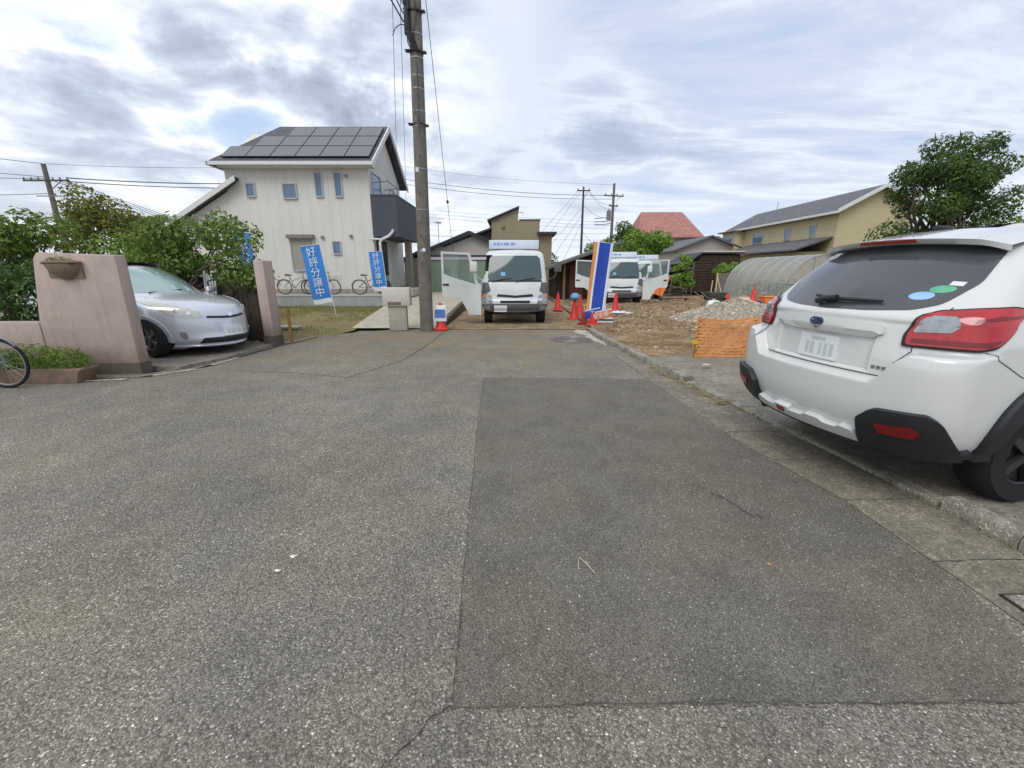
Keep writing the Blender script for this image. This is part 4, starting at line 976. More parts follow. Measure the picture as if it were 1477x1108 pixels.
# hanging half basket on the pier
t = thing('wall_planter', 'brown terracotta half basket hung on the pink pier with small plants', 'wall planter', (-6.30, 6.085, 1.53))
TERRA = mat('terracotta', '#84705f', .8, var=.25, scale=8, bump=.3)
mb = MB()
def hb_(u, v):
    a = PI*(1+u); zz = -.13+.23*v; r = .245*math.sin((.12+.88*v)*PI/2)**.75
    return Vector((r*math.cos(a), .62*r*math.sin(a), zz))
mb.grid(hb_, 20, 8); mb.tube([(.25*math.cos(PI*(1+u/16)), .155*math.sin(PI*(1+u/16)), .10) for u in range(17)], .016, 7); mb.span((-.24, -.012, -.11), (.24, .02, .10)); mb.build('basket', TERRA, t)
mb = MB(); mb.prism([(-.22, 0), (.22, 0), (.22, .012), (-.22, .012)], -.11, Matrix.Translation((0, 0, .07))); mb.build('soil', mat('potting_soil', '#3b2d22', .95, var=.3), t)
leaf_mesh('plants', [(-.1, -.06, .11, .1, .05, .05), (.05, -.07, .12, .12, .05, .06), (.15, -.05, .10, .06, .04, .04)], 160, .022, leafmat('succulent', '#6f7a3c', '#8a9148', '#a98a5e'), t, seed=3)
# long planter trough at the wall foot
t = thing('planter_trough', 'long terracotta trough with a bushy green plant at the foot of the pink wall', 'planter', (-6.62, 5.70, 0), R_(4))
mb = MB(); mb.prism([(-.56, .0), (.56, .0), (.62, .17), (.65, .17), (.65, .205), (-.65, .205), (-.65, .17), (-.62, .17)], .30, Matrix.Translation((0, -.15, 0)), .008); mb.build('trough', TERRA, t)
leaf_mesh('plant', [(-.4, 0, .30, .28, .2, .17), (-.05, 0, .33, .32, .22, .2), (.3, 0, .31, .3, .2, .18), (.5, 0, .27, .16, .16, .12)], 2600, .026, leafmat('shrub_fine', '#4a6428', '#6c8a38', '#95ab55'), t, seed=5, shell=.6, aspect=.35)
# bicycles
def bicycle(name, label, loc, rz, group, frame, cat='bicycle', lean=0, basket=True):
    t = thing(name, label, cat, loc, rz, group); t.rotation_euler.x = lean
    fm = mat('bike_'+frame, {'silver': (.42, .43, .44), 'black': (.03, .03, .035), 'grey': (.22, .23, .25)}[frame], .35, metal=.5, var=.05)
    for x in (0, -1.06):
        mb = MB(); mb.torus((x, 0, .335), .317, .019, 'Y', 40, 8); w = mb.build('wheel', TYRE, t)
        mb = MB(); mb.torus((x, 0, .335), .292, .011, 'Y', 40, 6); mb.build('rim', STEEL, w)
        mb = MB(); mb.cyl((x, -.035, .335), (x, .035, .335), .018)
        for k in range(18): a = k*PI/9; mb.cyl((x, .012*(-1)**k, .335), (x+.29*math.cos(a), 0, .335+.29*math.sin(a)), .0014, n=4)
        mb.build('spokes', STEEL, w)
        mb = MB()
        pr = None
        for k in range(15):
            a = (.15 if x == 0 else .05)+2.3*k/14; r = .355; ring = [mb.bm.verts.new((x+(-r if x == 0 else -r)*math.cos(a)*(1 if x else .9), y, .335+r*math.sin(a))) for y in (-.028, -.012, .012, .028)]
            if pr:
                for i in range(3): mb.bm.faces.new((pr[i], pr[i+1], ring[i+1], ring[i]))
            pr = ring
        mb.build('mudguard', STEEL, t)
    mb = MB(); bb = (-.62, 0, .29)
    for a, b, r in ((bb, (-.79, 0, .80), .016), (bb, (-.16, 0, .72), .018), ((-.72, 0, .58), (-.17, 0, .80), .014), ((-.18, 0, .86), (-.12, 0, .62), .02)): mb.tube([a, b], r, 8)
    for y in (.05, -.05): mb.tube([(-.12, y*.7, .62), (-.06, y, .5), (0, y, .335)], .010, 6); mb.tube([bb, (-1.06, y, .335)], .009, 6); mb.tube([(-.75, y*.4, .68), (-1.06, y, .335)], .008, 6)
    mb.build('frame', fm, t)
    mb = MB(); mb.tube([(-.18, 0, .86), (-.20, 0, .97)], .013, 6); mb.tube([(-.42, .26, .98), (-.26, .25, 1.0), (-.18, .12, .97), (-.20, 0, .97), (-.18, -.12, .97), (-.26, -.25, 1.0), (-.42, -.26, .98)], .011, 7); mb.build('handlebar', STEEL, t)
    mb = MB(); mb.prism([(-.95, 0), (-.72, .01), (-.66, .03), (-.72, .055), (-.95, .075), (-.98, .05)], .14, Matrix.Translation((0, -.07, .82)), .02); mb.tube([(-.77, 0, .72), (-.80, 0, .84)], .013, 6); mb.build('saddle', BLACK_PL, t)
    mb = MB(); mb.torus((-.62, 0, .29), .085, .006, 'Y', 24, 5); mb.tube([(-.62, .03, .29), (-.55, .05, .14)], .009, 6); mb.tube([(-.62, -.03, .29), (-.69, -.05, .44)], .009, 6); mb.box((-.55, .10, .14), (.09, .08, .02)); mb.box((-.69, -.10, .44), (.09, .08, .02)); mb.build('crank', STEEL, t)
    mb = MB(); x0 = .06
    for k in range(5):
        z = .62+.05*k; e = .01*k; L = [(x0-.02-e, -.15-e, z), (x0+.26+e, -.15-e, z), (x0+.26+e, .15+e, z), (x0-.02-e, .15+e, z), (x0-.02-e, -.15-e, z)]; mb.tube(L, .004, 4)
    for k in range(6):
        f = k/5; mb.tube([(x0-.02+.28*f, -.15, .62), (x0-.05+.34*f, -.19, .82)], .003, 4); mb.tube([(x0-.02+.28*f, .15, .62), (x0-.05+.34*f, .19, .82)], .003, 4); mb.tube([(x0-.02+.28*f, -.15, .62), (x0-.02+.28*f, .15, .62)], .003, 4)
    if basket: mb.build('basket', STEEL, t)
    else: mb.bm.free()
    return t
bicycle('bicycle', 'bicycle at the left edge, only its front wheel in view by the planter', (-6.72, 5.36, 0), R_(3), None, 'grey', basket=False)
# wooden fence, shrub over it and pink post beyond the silver car
t = thing('wooden_fence', 'dark weathered board fence along the far side of the parking bay', 'fence', (-5.22, 9.0, 0), R_(-17))
FW = mat('dark_boards', '#4a433b', .9, var=.4, scale=7, bump=.4)
mb = MB(); q = random.Random(4)
for k in range(46):
    x = -.06-k*.125; mb.box((x, q.uniform(-.008, .008), .70+q.uniform(-.02, .02)), (.115, .02, 1.36))
mb.build('boards', FW, t)
mb = MB()
for z in (.3, 1.1): mb.span((-5.8, .02, z), (-.02, .08, z+.08))
for x in (-.15, -2.0, -3.8, -5.6): mb.span((x-.05, .05, 0), (x+.05, .14, 1.4))
mb.build('rails', FW, t)
t = thing('gate_post', 'slim pink rendered post at the end of the wooden fence', 'post', (-5.02, 8.72, 0))
mb = MB(); mb.box((0, 0, .96), (.20, .34, 1.52), bevel=.018); mb.build('shaft', PINK, t)
mb = MB(); mb.box((0, 0, .1), (.22, .36, .2)); mb.build('plinth', PLINTH, t)
t = thing('garden_stake', 'thin brown wooden stake beside the pink gate post', 'stake', (-4.72, 8.85, 0))
mb = MB(); mb.box((0, 0, .37), (.05, .05, .76)); mb.build('stake_shaft', WOOD_POST, t)
mb = MB(); mb.cyl((0, 0, .75), (0, 0, .80), .034, .01, 4); mb.build('stake_tip', WOOD_POST, t)
t = thing('trellis', 'white slatted trellis panel against the dark fence behind the silver car', 'trellis', (-6.58, 9.27, .45), R_(-17))
mb = MB()
for k in range(5): mb.box((-.14+.075*k, 0, .5), (.045, .02, 1.15-.1*k), Matrix.Rotation(.14, 3, 'Y'))
mb.build('slats', WHITE_PL, t)
mb = MB(); mb.box((.0, .02, .25), (.40, .015, .04)); mb.box((-.02, .02, .65), (.38, .015, .04)); mb.build('rail', WHITE_PL, t)
LM = leafmat('leaf_mid', '#3a5220', '#5f7a34', '#93a853'); LD = leafmat('leaf_dark', '#2c4420', '#466030', '#6f8a48'); LO = leafmat('leaf_olive', '#4c5228', '#6f7638', '#97964c'); LB = leafmat('leaf_bright', '#4a6a28', '#6f9438', '#a3bf5c')
bl = rblobs(16, (-6.7, 9.6, 1.9), (1.55, .5, .55), .42, 31)+[(-5.45, 9.2, 1.3, .4, .3, .35), (-5.9, 9.1, 1.55, .45, .35, .4), (-7.4, 9.2, 2.25, .5, .4, .4), (-8.3, 9.3, 1.9, .7, .4, .5)]
tree('flowering_shrub', 'large leafy shrub spilling over the wooden fence behind the silver car', 'shrub', (-7.0, 9.3, 0), 1.2, [(b[0]+7.0, b[1]-9.3, b[2], b[3], b[4], b[5]) for b in bl], 5600, .055, LM, seed=32, tr=.07)
# trees and bushes behind the pink wall
G_ = 'trees and bushes behind the pink wall'
for lab, x, y, c, ext, r, n, m, s in (
    ('broad yellow-green bush at the far left above the dark hedge', -13.3, 11.2, (0, 0, 2.1), (1.9, .8, .85), .62, 5200, LM, 41),
    ('olive-brown tree in front of the left utility pole', -13.3, 14.2, (0, 0, 2.7), (1.5, .9, 1.05), .62, 4600, LO, 42),
    ('low bright green bush between the olive tree and the white house', -10.6, 12.6, (0, 0, 1.5), (1.6, .7, .7), .5, 3800, LB, 43),
    ('dark green bush at the left edge behind the hedge', -13.4, 8.9, (0, 0, 1.6), (1.8, .6, .9), .55, 4200, LD, 44)):
    tree('garden_bush', lab, 'bush', (x, y, 0), 1.2, rblobs(17, c, ext, r*.85, s), n, .07, m, G_, s, .09)
# far house roof between the bushes
t = thing('distant_house', 'distant low house with a brown roof seen over the bushes left of the white house', 'house', (-27, 36, 0))
WALLB = mat('beige_wall', '#b5a58f', .85, var=.12)
ROOF_G = mat('grey_tiles', '#5c5d62', .8, var=.25, scale=9)
ROOF_B = mat('brown_tiles', '#75665a', .85, var=.25, scale=9)
mb = MB(); mb.box((0, 0, 2.2), (4.6, 6, 4.4)); mb.build('wall', WALLB, t)
mb = MB(); mb.prism([(-2.7, 4.3), (2.7, 4.3), (1.4, 5.4), (-1.4, 5.4)], 6.6, Matrix.Translation((0, -3.3, 0))); mb.build('roof', ROOF_B, t)
# ------------------------------------------------------------------ buildings
def window(parent, x, z, w, h, face='y', off=0.0, frame=.05, m=None, pane=None, bars=1, sign=-1):
    """window on a wall plane: face 'y' wall plane y=off looking -y, 'x' wall plane x=off looking sign*x"""
    F_ = m or mat('window_frame', (.45, .46, .46), .5, var=.05); G_ = pane or mat('window_pane', (.10, .16, .26), .06, var=.0, spec=.9)  # bluish pane colour has the sky's reflection painted into it
    if face == 'y': M = Matrix.Translation((x, off, z))
    elif sign > 0: M = Matrix.Translation((off, x, z)) @ Matrix.Rotation(PI/2, 4, 'Z')
    else: M = Matrix.Translation((off, x, z)) @ Matrix.Rotation(-PI/2, 4, 'Z')
    mb = MB(); d = .05
    mb.span((-w/2, -d, -h/2), (-w/2+frame, .02, h/2)); mb.span((w/2-frame, -d, -h/2), (w/2, .02, h/2))
    mb.span((-w/2+frame, -d, h/2-frame), (w/2-frame, .02, h/2)); mb.span((-w/2+frame, -d-.03, -h/2), (w/2-frame, .02, -h/2+frame))
    for k in range(1, bars): xx = -w/2+w*k/bars; mb.span((xx-frame*.35, -d+.01, -h/2+frame), (xx+frame*.35, 0, h/2-frame))
    for v in mb.bm.verts: v.co = M @ v.co
    o = mb.build('window', F_, parent)
    mb = MB(); mb.span((-w/2+frame, -.018, -h/2+frame), (w/2-frame, -.010, h/2-frame))
    for v in mb.bm.verts: v.co = M @ v.co
    mb.build('pane', G_, o)
    return o

def sidingmat(name, c, board=.45, vertical=False, depth=.3, var=.1):
    if name in MATS: return MATS[name]
    t = NT(name); v = t.coord(); c = srgb(c) if isinstance(c, str) else c
    sx = t.n('ShaderNodeSeparateXYZ'); t.l(v, sx.inputs[0])
    a = t.math('FRACT', t.math('MULTIPLY', t.math('ADD', sx.outputs[0], sx.outputs[1]) if vertical else sx.outputs[2], 1/board))
    groove = t.ramp(a, [(0, g3(.55)), (.05, g3(1)), (.95, g3(1)), (1, g3(.55))])
    mp = t.n('ShaderNodeMapping'); mp.inputs['Scale'].default_value = (3, 3, .5); t.l(v, mp.inputs[0])
    n = t.noise(mp.outputs[0], 1.2, 6, .65); n2 = t.noise(v, .7, 4, .6)
    col = t.mix(t.ramp(n, [(.3, mul(c, 1-var)), (.65, mul(c, 1+var*.4))]), t.ramp(n2, [(.3, g3(.93)), (.7, g3(1.04))]), 1.0, 'MULTIPLY')
    col = t.mix(col, t.mix(col, groove, 1.0, 'MULTIPLY'), .35)
    t.l(col, t.b.inputs['Base Color']); t.b.inputs['Roughness'].default_value = .8; t.bump(groove, depth, .01)
    MATS[name] = t.m; return t.m
CREAM_W = sidingmat('pale_siding', '#d3d0ca', .455, True, .12, .04)
def tilemat(name, c, row=.28, var=.25):
    if name in MATS: return MATS[name]
    t = NT(name); v = t.coord(); c = srgb(c)
    br = t.n('ShaderNodeTexBrick', Scale=1/row); br.inputs['Color1'].default_value = mul(c, .85); br.inputs['Color2'].default_value = mul(c, 1.15); br.inputs['Mortar'].default_value = mul(c, .45)
    br.inputs['Mortar Size'].default_value = .035; br.inputs['Brick Width'].default_value = 1.1; br.inputs['Row Height'].default_value = .7; t.l(v, br.inputs['Vector'])
    col = t.mix(br.outputs['Color'], t.ramp(t.noise(v, 2, 5, .65), [(.3, g3(1-var)), (.7, g3(1+var*.6))]), 1.0, 'MULTIPLY')
    t.l(col, t.b.inputs['Base Color']); t.b.inputs['Roughness'].default_value = .7; t.bump(br.outputs['Fac'], -.35, .02); MATS[name] = t.m; return t.m
SLATE = tilemat('slate_roof', '#55535a'); PANEL_M = None
def panelmat():
    t = NT('solar_cells'); v = t.coord(); sx = t.n('ShaderNodeSeparateXYZ'); t.l(v, sx.inputs[0])
    a = t.math('FRACT', t.math('MULTIPLY', sx.outputs[0], 6.2)); b = t.math('FRACT', t.math('MULTIPLY', sx.outputs[1], 7.0))
    ln = t.math('MAXIMUM', t.ramp(a, [(.0, g3(1)), (.05, g3(0)), (.95, g3(0)), (1, g3(1))]), t.ramp(b, [(.0, g3(1)), (.05, g3(0)), (.95, g3(0)), (1, g3(1))]))
    t.l(t.mix((.105, .10, .115, 1), (.19, .185, .20, 1), ln), t.b.inputs['Base Color']); t.b.inputs['Roughness'].default_value = .38; t.b.inputs['Specular IOR Level'].default_value = 1
    return t.m
PANEL_M = panelmat()
TRIMW = mat('white_trim', (.66, .66, .65), .55, var=.06)
CHAR = sidingmat('charcoal_cladding', '#4a4d54', .25, False, .2, .08)

def white_house():
    t = thing('house', 'two storey white house with solar panels on its roof and a dark grey balcony', 'house', (-6.3, 20, .72))
    mb = MB()
    mb.prism([(0, 0), (5.25, 0), (5.25, 5.36), (2.62, 7.2), (0, 5.36)], -6.3, Matrix.Rotation(PI/2, 4, 'Z') @ Matrix.Translation((0, 0, 0)))
    # rotate puts profile x->y, extrude -> +x ; shift so it spans x -6.3..0
    bb = [v.co.x for v in mb.bm.verts]; sh = -max(bb)
    for v in mb.bm.verts: v.co.x += sh
    wall = mb.build('wall', CREAM_W, t)
    mb = MB(); mb.span((-6.31, -.012, -.35), (.012, 5.26, .0)); mb.span((-9.6, .05, -.35), (-6.32, 4.0, 0)); mb.build('foundation', CONCRETE, t)
    # single storey wing under the long sloping roof on the left
    mb = MB(); mb.prism([(-6.3, 0), (-9.6, 0), (-9.6, 2.35), (-6.3, 4.22)], 4.0, Matrix.Translation((0, .004, 0))); mb.build('wing_wall', CREAM_W, t)
    mb = MB(); mb.prism([(-5.72, 4.66), (-5.72, 4.76), (-6.3, 4.44), (-10.1, 2.29), (-10.1, 2.14), (-6.3, 4.27)], 4.5, Matrix.Translation((0, -.32, 0))); wr = mb.build('wing_roof', SLATE, t)
    mb = MB(); mb.prism([(-5.68, 4.58), (-5.68, 4.80), (-10.16, 2.27), (-10.16, 2.05)], .05, Matrix.Translation((0, -.375, 0))); mb.build('barge_board', TRIMW, wr)
    # main roof: gable to the right, hip to the left
    def roof(dz, g=0):
        return [(-6.6-g, -.45-g, 5.24+dz), (.34+g, -.45-g, 5.24+dz), (.34+g, 5.7+g, 5.24+dz), (-6.6-g, 5.7+g, 5.24+dz), (.34+g, 2.62, 7.42+dz), (-4.9, 2.62, 7.42+dz)]
    V = roof(.12)+roof(-.02); F = [(0, 1, 4, 5), (2, 3, 5, 4), (3, 0, 5), (7, 6, 11, 10), (9, 8, 10, 11), (6, 9, 11), (0, 6, 7, 1), (2, 8, 9, 3), (3, 9, 6, 0), (1, 7, 10, 4), (4, 10, 8, 2)]
    r = raw('roof', V, F, SLATE, t)
    mb = MB(); mb.span((-6.65, -.56, 5.17), (.38, -.455, 5.31)); mb.span((-6.71, -.56, 5.17), (-6.615, 5.7, 5.31)); mb.build('gutter_pipe', TRIMW, r)
    def bb_(y0, z0, y1, z1):
        mb.prism([(y0, z0-.13), (y1, z1-.13), (y1, z1+.11), (y0, z0+.11)], .06, Matrix.Translation((.345, 0, 0)) @ Matrix.Rotation(PI/2, 4, 'Z') @ Matrix.Translation((0, -.06, 0)))
    mb = MB(); bb_(-.5, 5.24, 2.62, 7.46); bb_(2.63, 7.46, 5.75, 5.24); mb.build('barge_board', TRIMW, r)
    mb = MB(); mb.span((-6.3, -.44, 5.12), (.005, -.005, 5.2)); mb.span((.012, -.44, 5.12), (.32, -.005, 5.2)); mb.build('soffit', TRIMW, r)
    a = math.atan2(2.18, 3.07); ca, sa = math.cos(a), math.sin(a); rot = Matrix.Rotation(a, 3, 'X')
    fr = mat('panel_frame', (.03, .03, .034), .4, metal=.3, var=0)
    for row, (d0, xl) in enumerate(((.18, -6.2), (1.28, -5.55), (2.38, -4.75))):
        x = .20
        while x-1.06 > xl-.02:
            c = Vector((x-.53, -.45+(d0+.53)*ca, 5.36+(d0+.53)*sa+.0))+Vector((0, -sa, ca))*.07
            mb = MB(); mb.box(c, (1.045, 1.06, .035), rot)
            p = mb.build('solar_panel', fr, t)
            mb = MB(); mb.box(c+Vector((0, -sa, ca))*.019, (1.005, 1.02, .006), rot); mb.build('cells', PANEL_M, p)
            x -= 1.06
    # front windows (-y)
    for x, z, w, h in ((-5.26, 4.27, .42, .60), (-3.53, 4.22, .64, .66), (-2.22, 4.48, .36, 1.02), (-1.36, 4.48, .36, 1.02), (-1.70, 1.84, .40, .60)):
        window(t, x, z, w, h, 'y', 0)
    w = window(t, -3.28, 1.53, 1.12, 1.45, 'y', 0, .06, pane=mat('shutter_slats', '#9b978e', .6, var=.08)); w['label'] = 'window closed by a beige roller shutter'
    mb = MB(); mb.box((-3.28, -.10, 2.32), (1.22, .2, .16)); mb.build('shutter_box', mat('shutter_case', '#7d786f', .6, var=.08), t)
    mb = MB()
    for x, z in ((-1.0, 2.35), (-.98, 4.85), (-2.3, 2.3)): mb.cyl((x, 0, z), (x, -.10, z-.02), .07, n=14)
    mb.build('vent_hood', mat('vent_grey', '#8d8a85', .5, var=.05), t)
    # right gable wall: window, dark porch, balcony, downpipe
    window(t, 1.0, 4.55, 1.3, 1.1, 'x', 0, sign=1)
    window(t, 3.6, 4.4, .8, 1.0, 'x', 0, sign=1)
    mb = MB(); mb.span((.02, -.03, 2.32), (1.15, 4.3, 2.45)); mb.span((.02, -.03, 2.45), (1.15, .05, 4.05)); mb.span((1.07, .05, 2.45), (1.15, 4.22, 4.05)); mb.span((.02, 4.22, 2.45), (1.15, 4.30, 4.05)); b = mb.build('balcony', CHAR, t)
    mb = MB(); mb.span((.03, -.06, 4.05), (1.18, .08, 4.10)); mb.span((1.04, .08, 4.05), (1.18, 4.33, 4.10)); mb.build('parapet_cap', mat('cap_dark', '#5d6067', .5, var=.05), b)
    mb = MB(); mb.tube([(.05, .3, 4.62), (.75, .3, 4.7)], .02, 6); mb.tube([(.05, 2.1, 4.62), (.75, 2.1, 4.7)], .02, 6); mb.tube([(.72, .2, 4.7), (.72, 2.2, 4.7)], .022, 6); mb.build('laundry_pole', STEEL, t)
    mb = MB(); mb.tube([(.95, -.09, 2.62), (.90, -.09, 2.50), (.72, -.09, 2.34), (.40, -.09, 2.2), (.30, -.09, 2.05), (.30, -.09, -.05)], .06, 10); mb.tube([(-.08, -.06, 2.22), (.4, -.09, 2.2)], .045, 8); mb.build('downpipe', TRIMW, t)
    mb = MB(); mb.span((.004, .35, 0), (.05, 1.9, 2.2)); mb.build('porch_panel', mat('porch_dark', '#34363b', .6, var=.1), t)
    mb = MB(); mb.span((.05, .7, 0), (.09, 1.6, 2.08)); d = mb.build('door', mat('door_brown_black', '#2b2b2e', .4, var=.1), t)
    mb = MB(); mb.tube([(.09, 1.48, .8), (.13, 1.48, .82), (.13, 1.48, 1.3), (.09, 1.48, 1.32)], .014, 6); mb.build('handle', STEEL, d)
    mb = MB(); mb.span((.75, 2.6, 0), (1.05, 2.95, 2.318)); mb.build('porch_pillar', sidingmat('brown_tile', '#8c857c', .15, False), t)
    mb = MB(); mb.span((.0, .2, -.34), (1.6, 3.2, -.02)); mb.build('porch_step', PALE_CON, t)
white_house()
# low concrete block wall in front of the house
t = thing('block_wall', 'low grey concrete block wall between the rough grass and the white house', 'wall', (-8.6, 18.1, .05))
BLK = mat('block_grey', '#a5a8a8', .9, var=.14, scale=4, bump=.3)
mb = MB(); mb.span((-7.3, 0, -.1), (3.15, .12, .44))
mb.build('blocks', BLK, t)
mb = MB(); mb.span((-7.3, -.02, .44), (3.17, .14, .50)); mb.build('coping', mat('block_cap', '#b9bbb9', .9, var=.1), t)
sheet('house_terrace', [(-17, 18.2), (-5.2, 18.2), (-4.6, 27), (-17, 27)], .50, PALE_CON)
q_ = bicycle('bicycle', 'grey bicycle by the white house wall, left of the larger blue banner', (-9.25, 19.4, .50), R_(2), 'bicycles by the white house', 'grey')
q2 = copy_tree(q_); q2.location = (-8.05, 19.3, .50); q2.rotation_euler = (0, 0, R_(-4)); q2['label'] = 'bicycle by the white house wall, directly behind the larger blue banner'
b2 = bicycle('bicycle', 'black bicycle half hidden by the smaller blue banner beside the downpipe', (-5.75, 19.2, .50), R_(8), 'bicycles by the white house', 'black')
# blue nobori banners
def banner(name, label, loc, w, z0, z1, lean, rz, cloth, chars, stripes=None, group=None, seed=0, tail=.16):
    t = thing(name, label, 'banner', loc, rz, group); t.rotation_euler = (0, R_(lean), rz)
    mb = MB(); mb.tube([(0, 0, -.02), (0, 0, z1+.06)], .013, 8); mb.build('pole', WHITE_PL, t)
    mb = MB(); mb.tube([(0, 0, z1), (-w, 0, z1+.01)], .008, 6); mb.build('cross_rod', WHITE_PL, t)
    def cl(u, v, o=0): return Vector((-.02-u*(w-.02), .035*math.sin(5.5*v+seed)*u+.02*math.sin(9*u+3*v+seed)*(1-v)-.0+o, z1-(z1-z0)*v+.012*math.sin(7*u)*v))
    def strip(a, b, v0, v1, m, nm, par):
        mb = MB(); mb.grid(lambda u, v: cl(a+(b-a)*u, v0+(v1-v0)*v, .0025), 10, 30)
        mb.grid(lambda u, v: cl(a+(b-a)*u, v0+(v1-v0)*v, -.0025), 10, 30)
        return mb.build(nm, m, par, 60)
    if stripes:
        c = None
        for a, b, m in stripes: c = strip(a, b, 0, 1, m, 'cloth', t)
    else:
        k = 1-tail/(z1-z0); c = strip(0, 1, 0, k, cloth, 'cloth', t); strip(0, 1, k, 1, WHITE_CLOTH, 'cloth_hem', t)
    if chars:
        n = len(chars); H = (z1-z0-tail)*.94; s = H/n
        for i, ch in enumerate(chars):
            vv = (.03*(z1-z0)+s*(i+.5))/(z1-z0); p = cl(.5, vv); 
            text_obj('lettering', ch, min(s*1.0, w*.72), LETTER_W, c, Matrix.Translation((p.x, p.y-.03, p.z)), .003)
    return t
NB = 'blue banners in front of the white house'
banner('banner', 'larger leaning blue banner with white lettering in the grass before the low block wall', (-6.29, 15.0, .02), .66, .44, 2.40, -7, R_(4), BLUE_CLOTH, '好評分譲中', group=NB, seed=1)
banner('banner', 'upright blue banner with white lettering beside the white downpipe of the house', (-5.02, 17.3, .05), .52, .72, 2.24, -3.5, R_(5), BLUE_CLOTH, '好評分譲中', group=NB, seed=2)
banner('banner', 'blue banner showing above the shrub left of the larger blue banner', (-9.45, 16.2, .05), .6, 1.0, 2.85, -4, R_(0), BLUE_CLOTH, '好評分譲中', group=NB, seed=3)
# letterbox gate post by the path
t = thing('letterbox_post', 'pale concrete gate post with a wider letterbox head beside the concrete path', 'letterbox', (-2.98, 11.0, .02), R_(4))
mb = MB(); mb.box((0, 0, .32), (.46, .22, .66), bevel=.01); mb.build('post', mat('pale_post', '#aaa49a', .85, var=.12), t)
mb = MB(); mb.box((0, 0, .86), (.70, .34, .46), bevel=.02); mb.build('letterbox', mat('pale_box', '#c6c2b8', .7, var=.08), t)
mb = MB(); mb.box((-.05, -.175, .70), (.34, .02, .07), bevel=.006); mb.build('name_slot', mat('slot_brown', '#7b665f', .7, var=.1), t)
t = thing('slab', 'flat pale concrete slab lying in the rough grass below the larger blue banner', 'slab', (-6.2, 11.15, .045), R_(-6))
mb = MB(); mb.box((0, 0, .03), (1.05, .38, .06), bevel=.012); mb.build('slab_body', LIME, t)
mb = MB(); mb.tube([(-.12, 0, .06), (-.1, 0, .10), (.1, 0, .10), (.12, 0, .06)], .008, 6); mb.build('lifting_loop', STEEL, t)

# centre background -----------------------------------------------------------
def gable(name, label, loc, w, d, h, rise, wallm, roofm, oh=.4, cat='house', th=.14, fascia=None, rz=0):
    """gable facing the camera"""
    t = thing(name, label, cat, loc, rz)
    mb = MB(); mb.prism([(-w/2, 0), (w/2, 0), (w/2, h), (0, h+rise), (-w/2, h)], d); mb.build('wall', wallm, t)
    k = rise/(w/2); mb = MB(); a = w/2+oh
    mb.prism([(-a, h-k*oh), (0, h+rise), (a, h-k*oh), (a, h-k*oh+th), (0, h+rise+th), (-a, h-k*oh+th)], d+2*oh, Matrix.Translation((0, -oh, .003))); r = mb.build('roof', roofm, t)
    if fascia:
        mb = MB(); mb.prism([(-a-.02, h-k*oh-.06), (0, h+rise-.05), (a+.02, h-k*oh-.06), (a+.02, h-k*oh+th+.03), (0, h+rise+th+.05), (-a-.02, h-k*oh+th+.03)], .05, Matrix.Translation((0, -oh-.055, 0))); mb.build('barge_board', fascia, r)
    return t
DARKR = mat('dark_sheet_roof', '#3a3a3e', .6, var=.2)
t = gable('house', 'low house with a pale gable and dark roof edge behind the green container', (-2.7, 28, 0), 6.4, 7, 2.55, 1.25, mat('pale_gable', '#b9b4aa', .8, var=.08), DARKR, .35, fascia=mat('dark_fascia', '#2c2b2d', .6, var=.1))
mb = MB(); mb.span((-3.5, -.5, 2.36), (3.4, -.08, 2.52)); mb.build('eave_shade_band', DARKR, t)  # dark eave strip that also paints in the shadow band below the gable
window(t, -1.0, 1.4, 1.4, 1.2, 'y', 0, bars=2)
t = thing('storage_container', 'green corrugated storage container with a white top edge behind the open truck door', 'container', (-3.0, 24, .42))
mb = MB()
for k in range(30):
    x = -1.6+k*.107; mb.span((x, -.02-.02*(k % 2), 0), (x+.106, .10, 1.72))
mb.span((-1.6, .1, 0), (1.6, 2.2, 1.72)); mb.build('panel', mat('container_green', '#7d9079', .6, var=.1), t)
mb = MB(); mb.span((-1.68, -.10, 1.72), (1.68, 2.3, 1.86)); mb.build('roof', mat('container_roof', '#c9c8cc', .6, var=.06), t)
mb = MB(); mb.span((-1.66, -.06, 0), (-1.60, 0, 1.718)); mb.span((1.60, -.06, 0), (1.66, 0, 1.718)); mb.span((-.03, -.055, .05), (.03, -.042, 1.7)); mb.build('corner_post', mat('container_trim', '#55605a', .6, var=.1), t)
mb = MB(); mb.span((-1.64, -.05, -.12), (1.64, 2.2, 0)); mb.build('skid', BLACK_PL, t)
# small dark shed at far left of the pole
t = gable('shed', 'small grey shed with a dark roof between the white house and the utility pole', (-5.75, 27.5, .2), 2.2, 4, 2.0, .5, mat('shed_grey', '#8c867c', .85, var=.15), DARKR, .25, 'shed')
window(t, .3, 1.55, .8, .55, 'y', 0, m=mat('shed_frame_dark', '#2d2a28', .6, var=.1), pane=mat('shed_board', '#7a6a52', .7, var=.1))
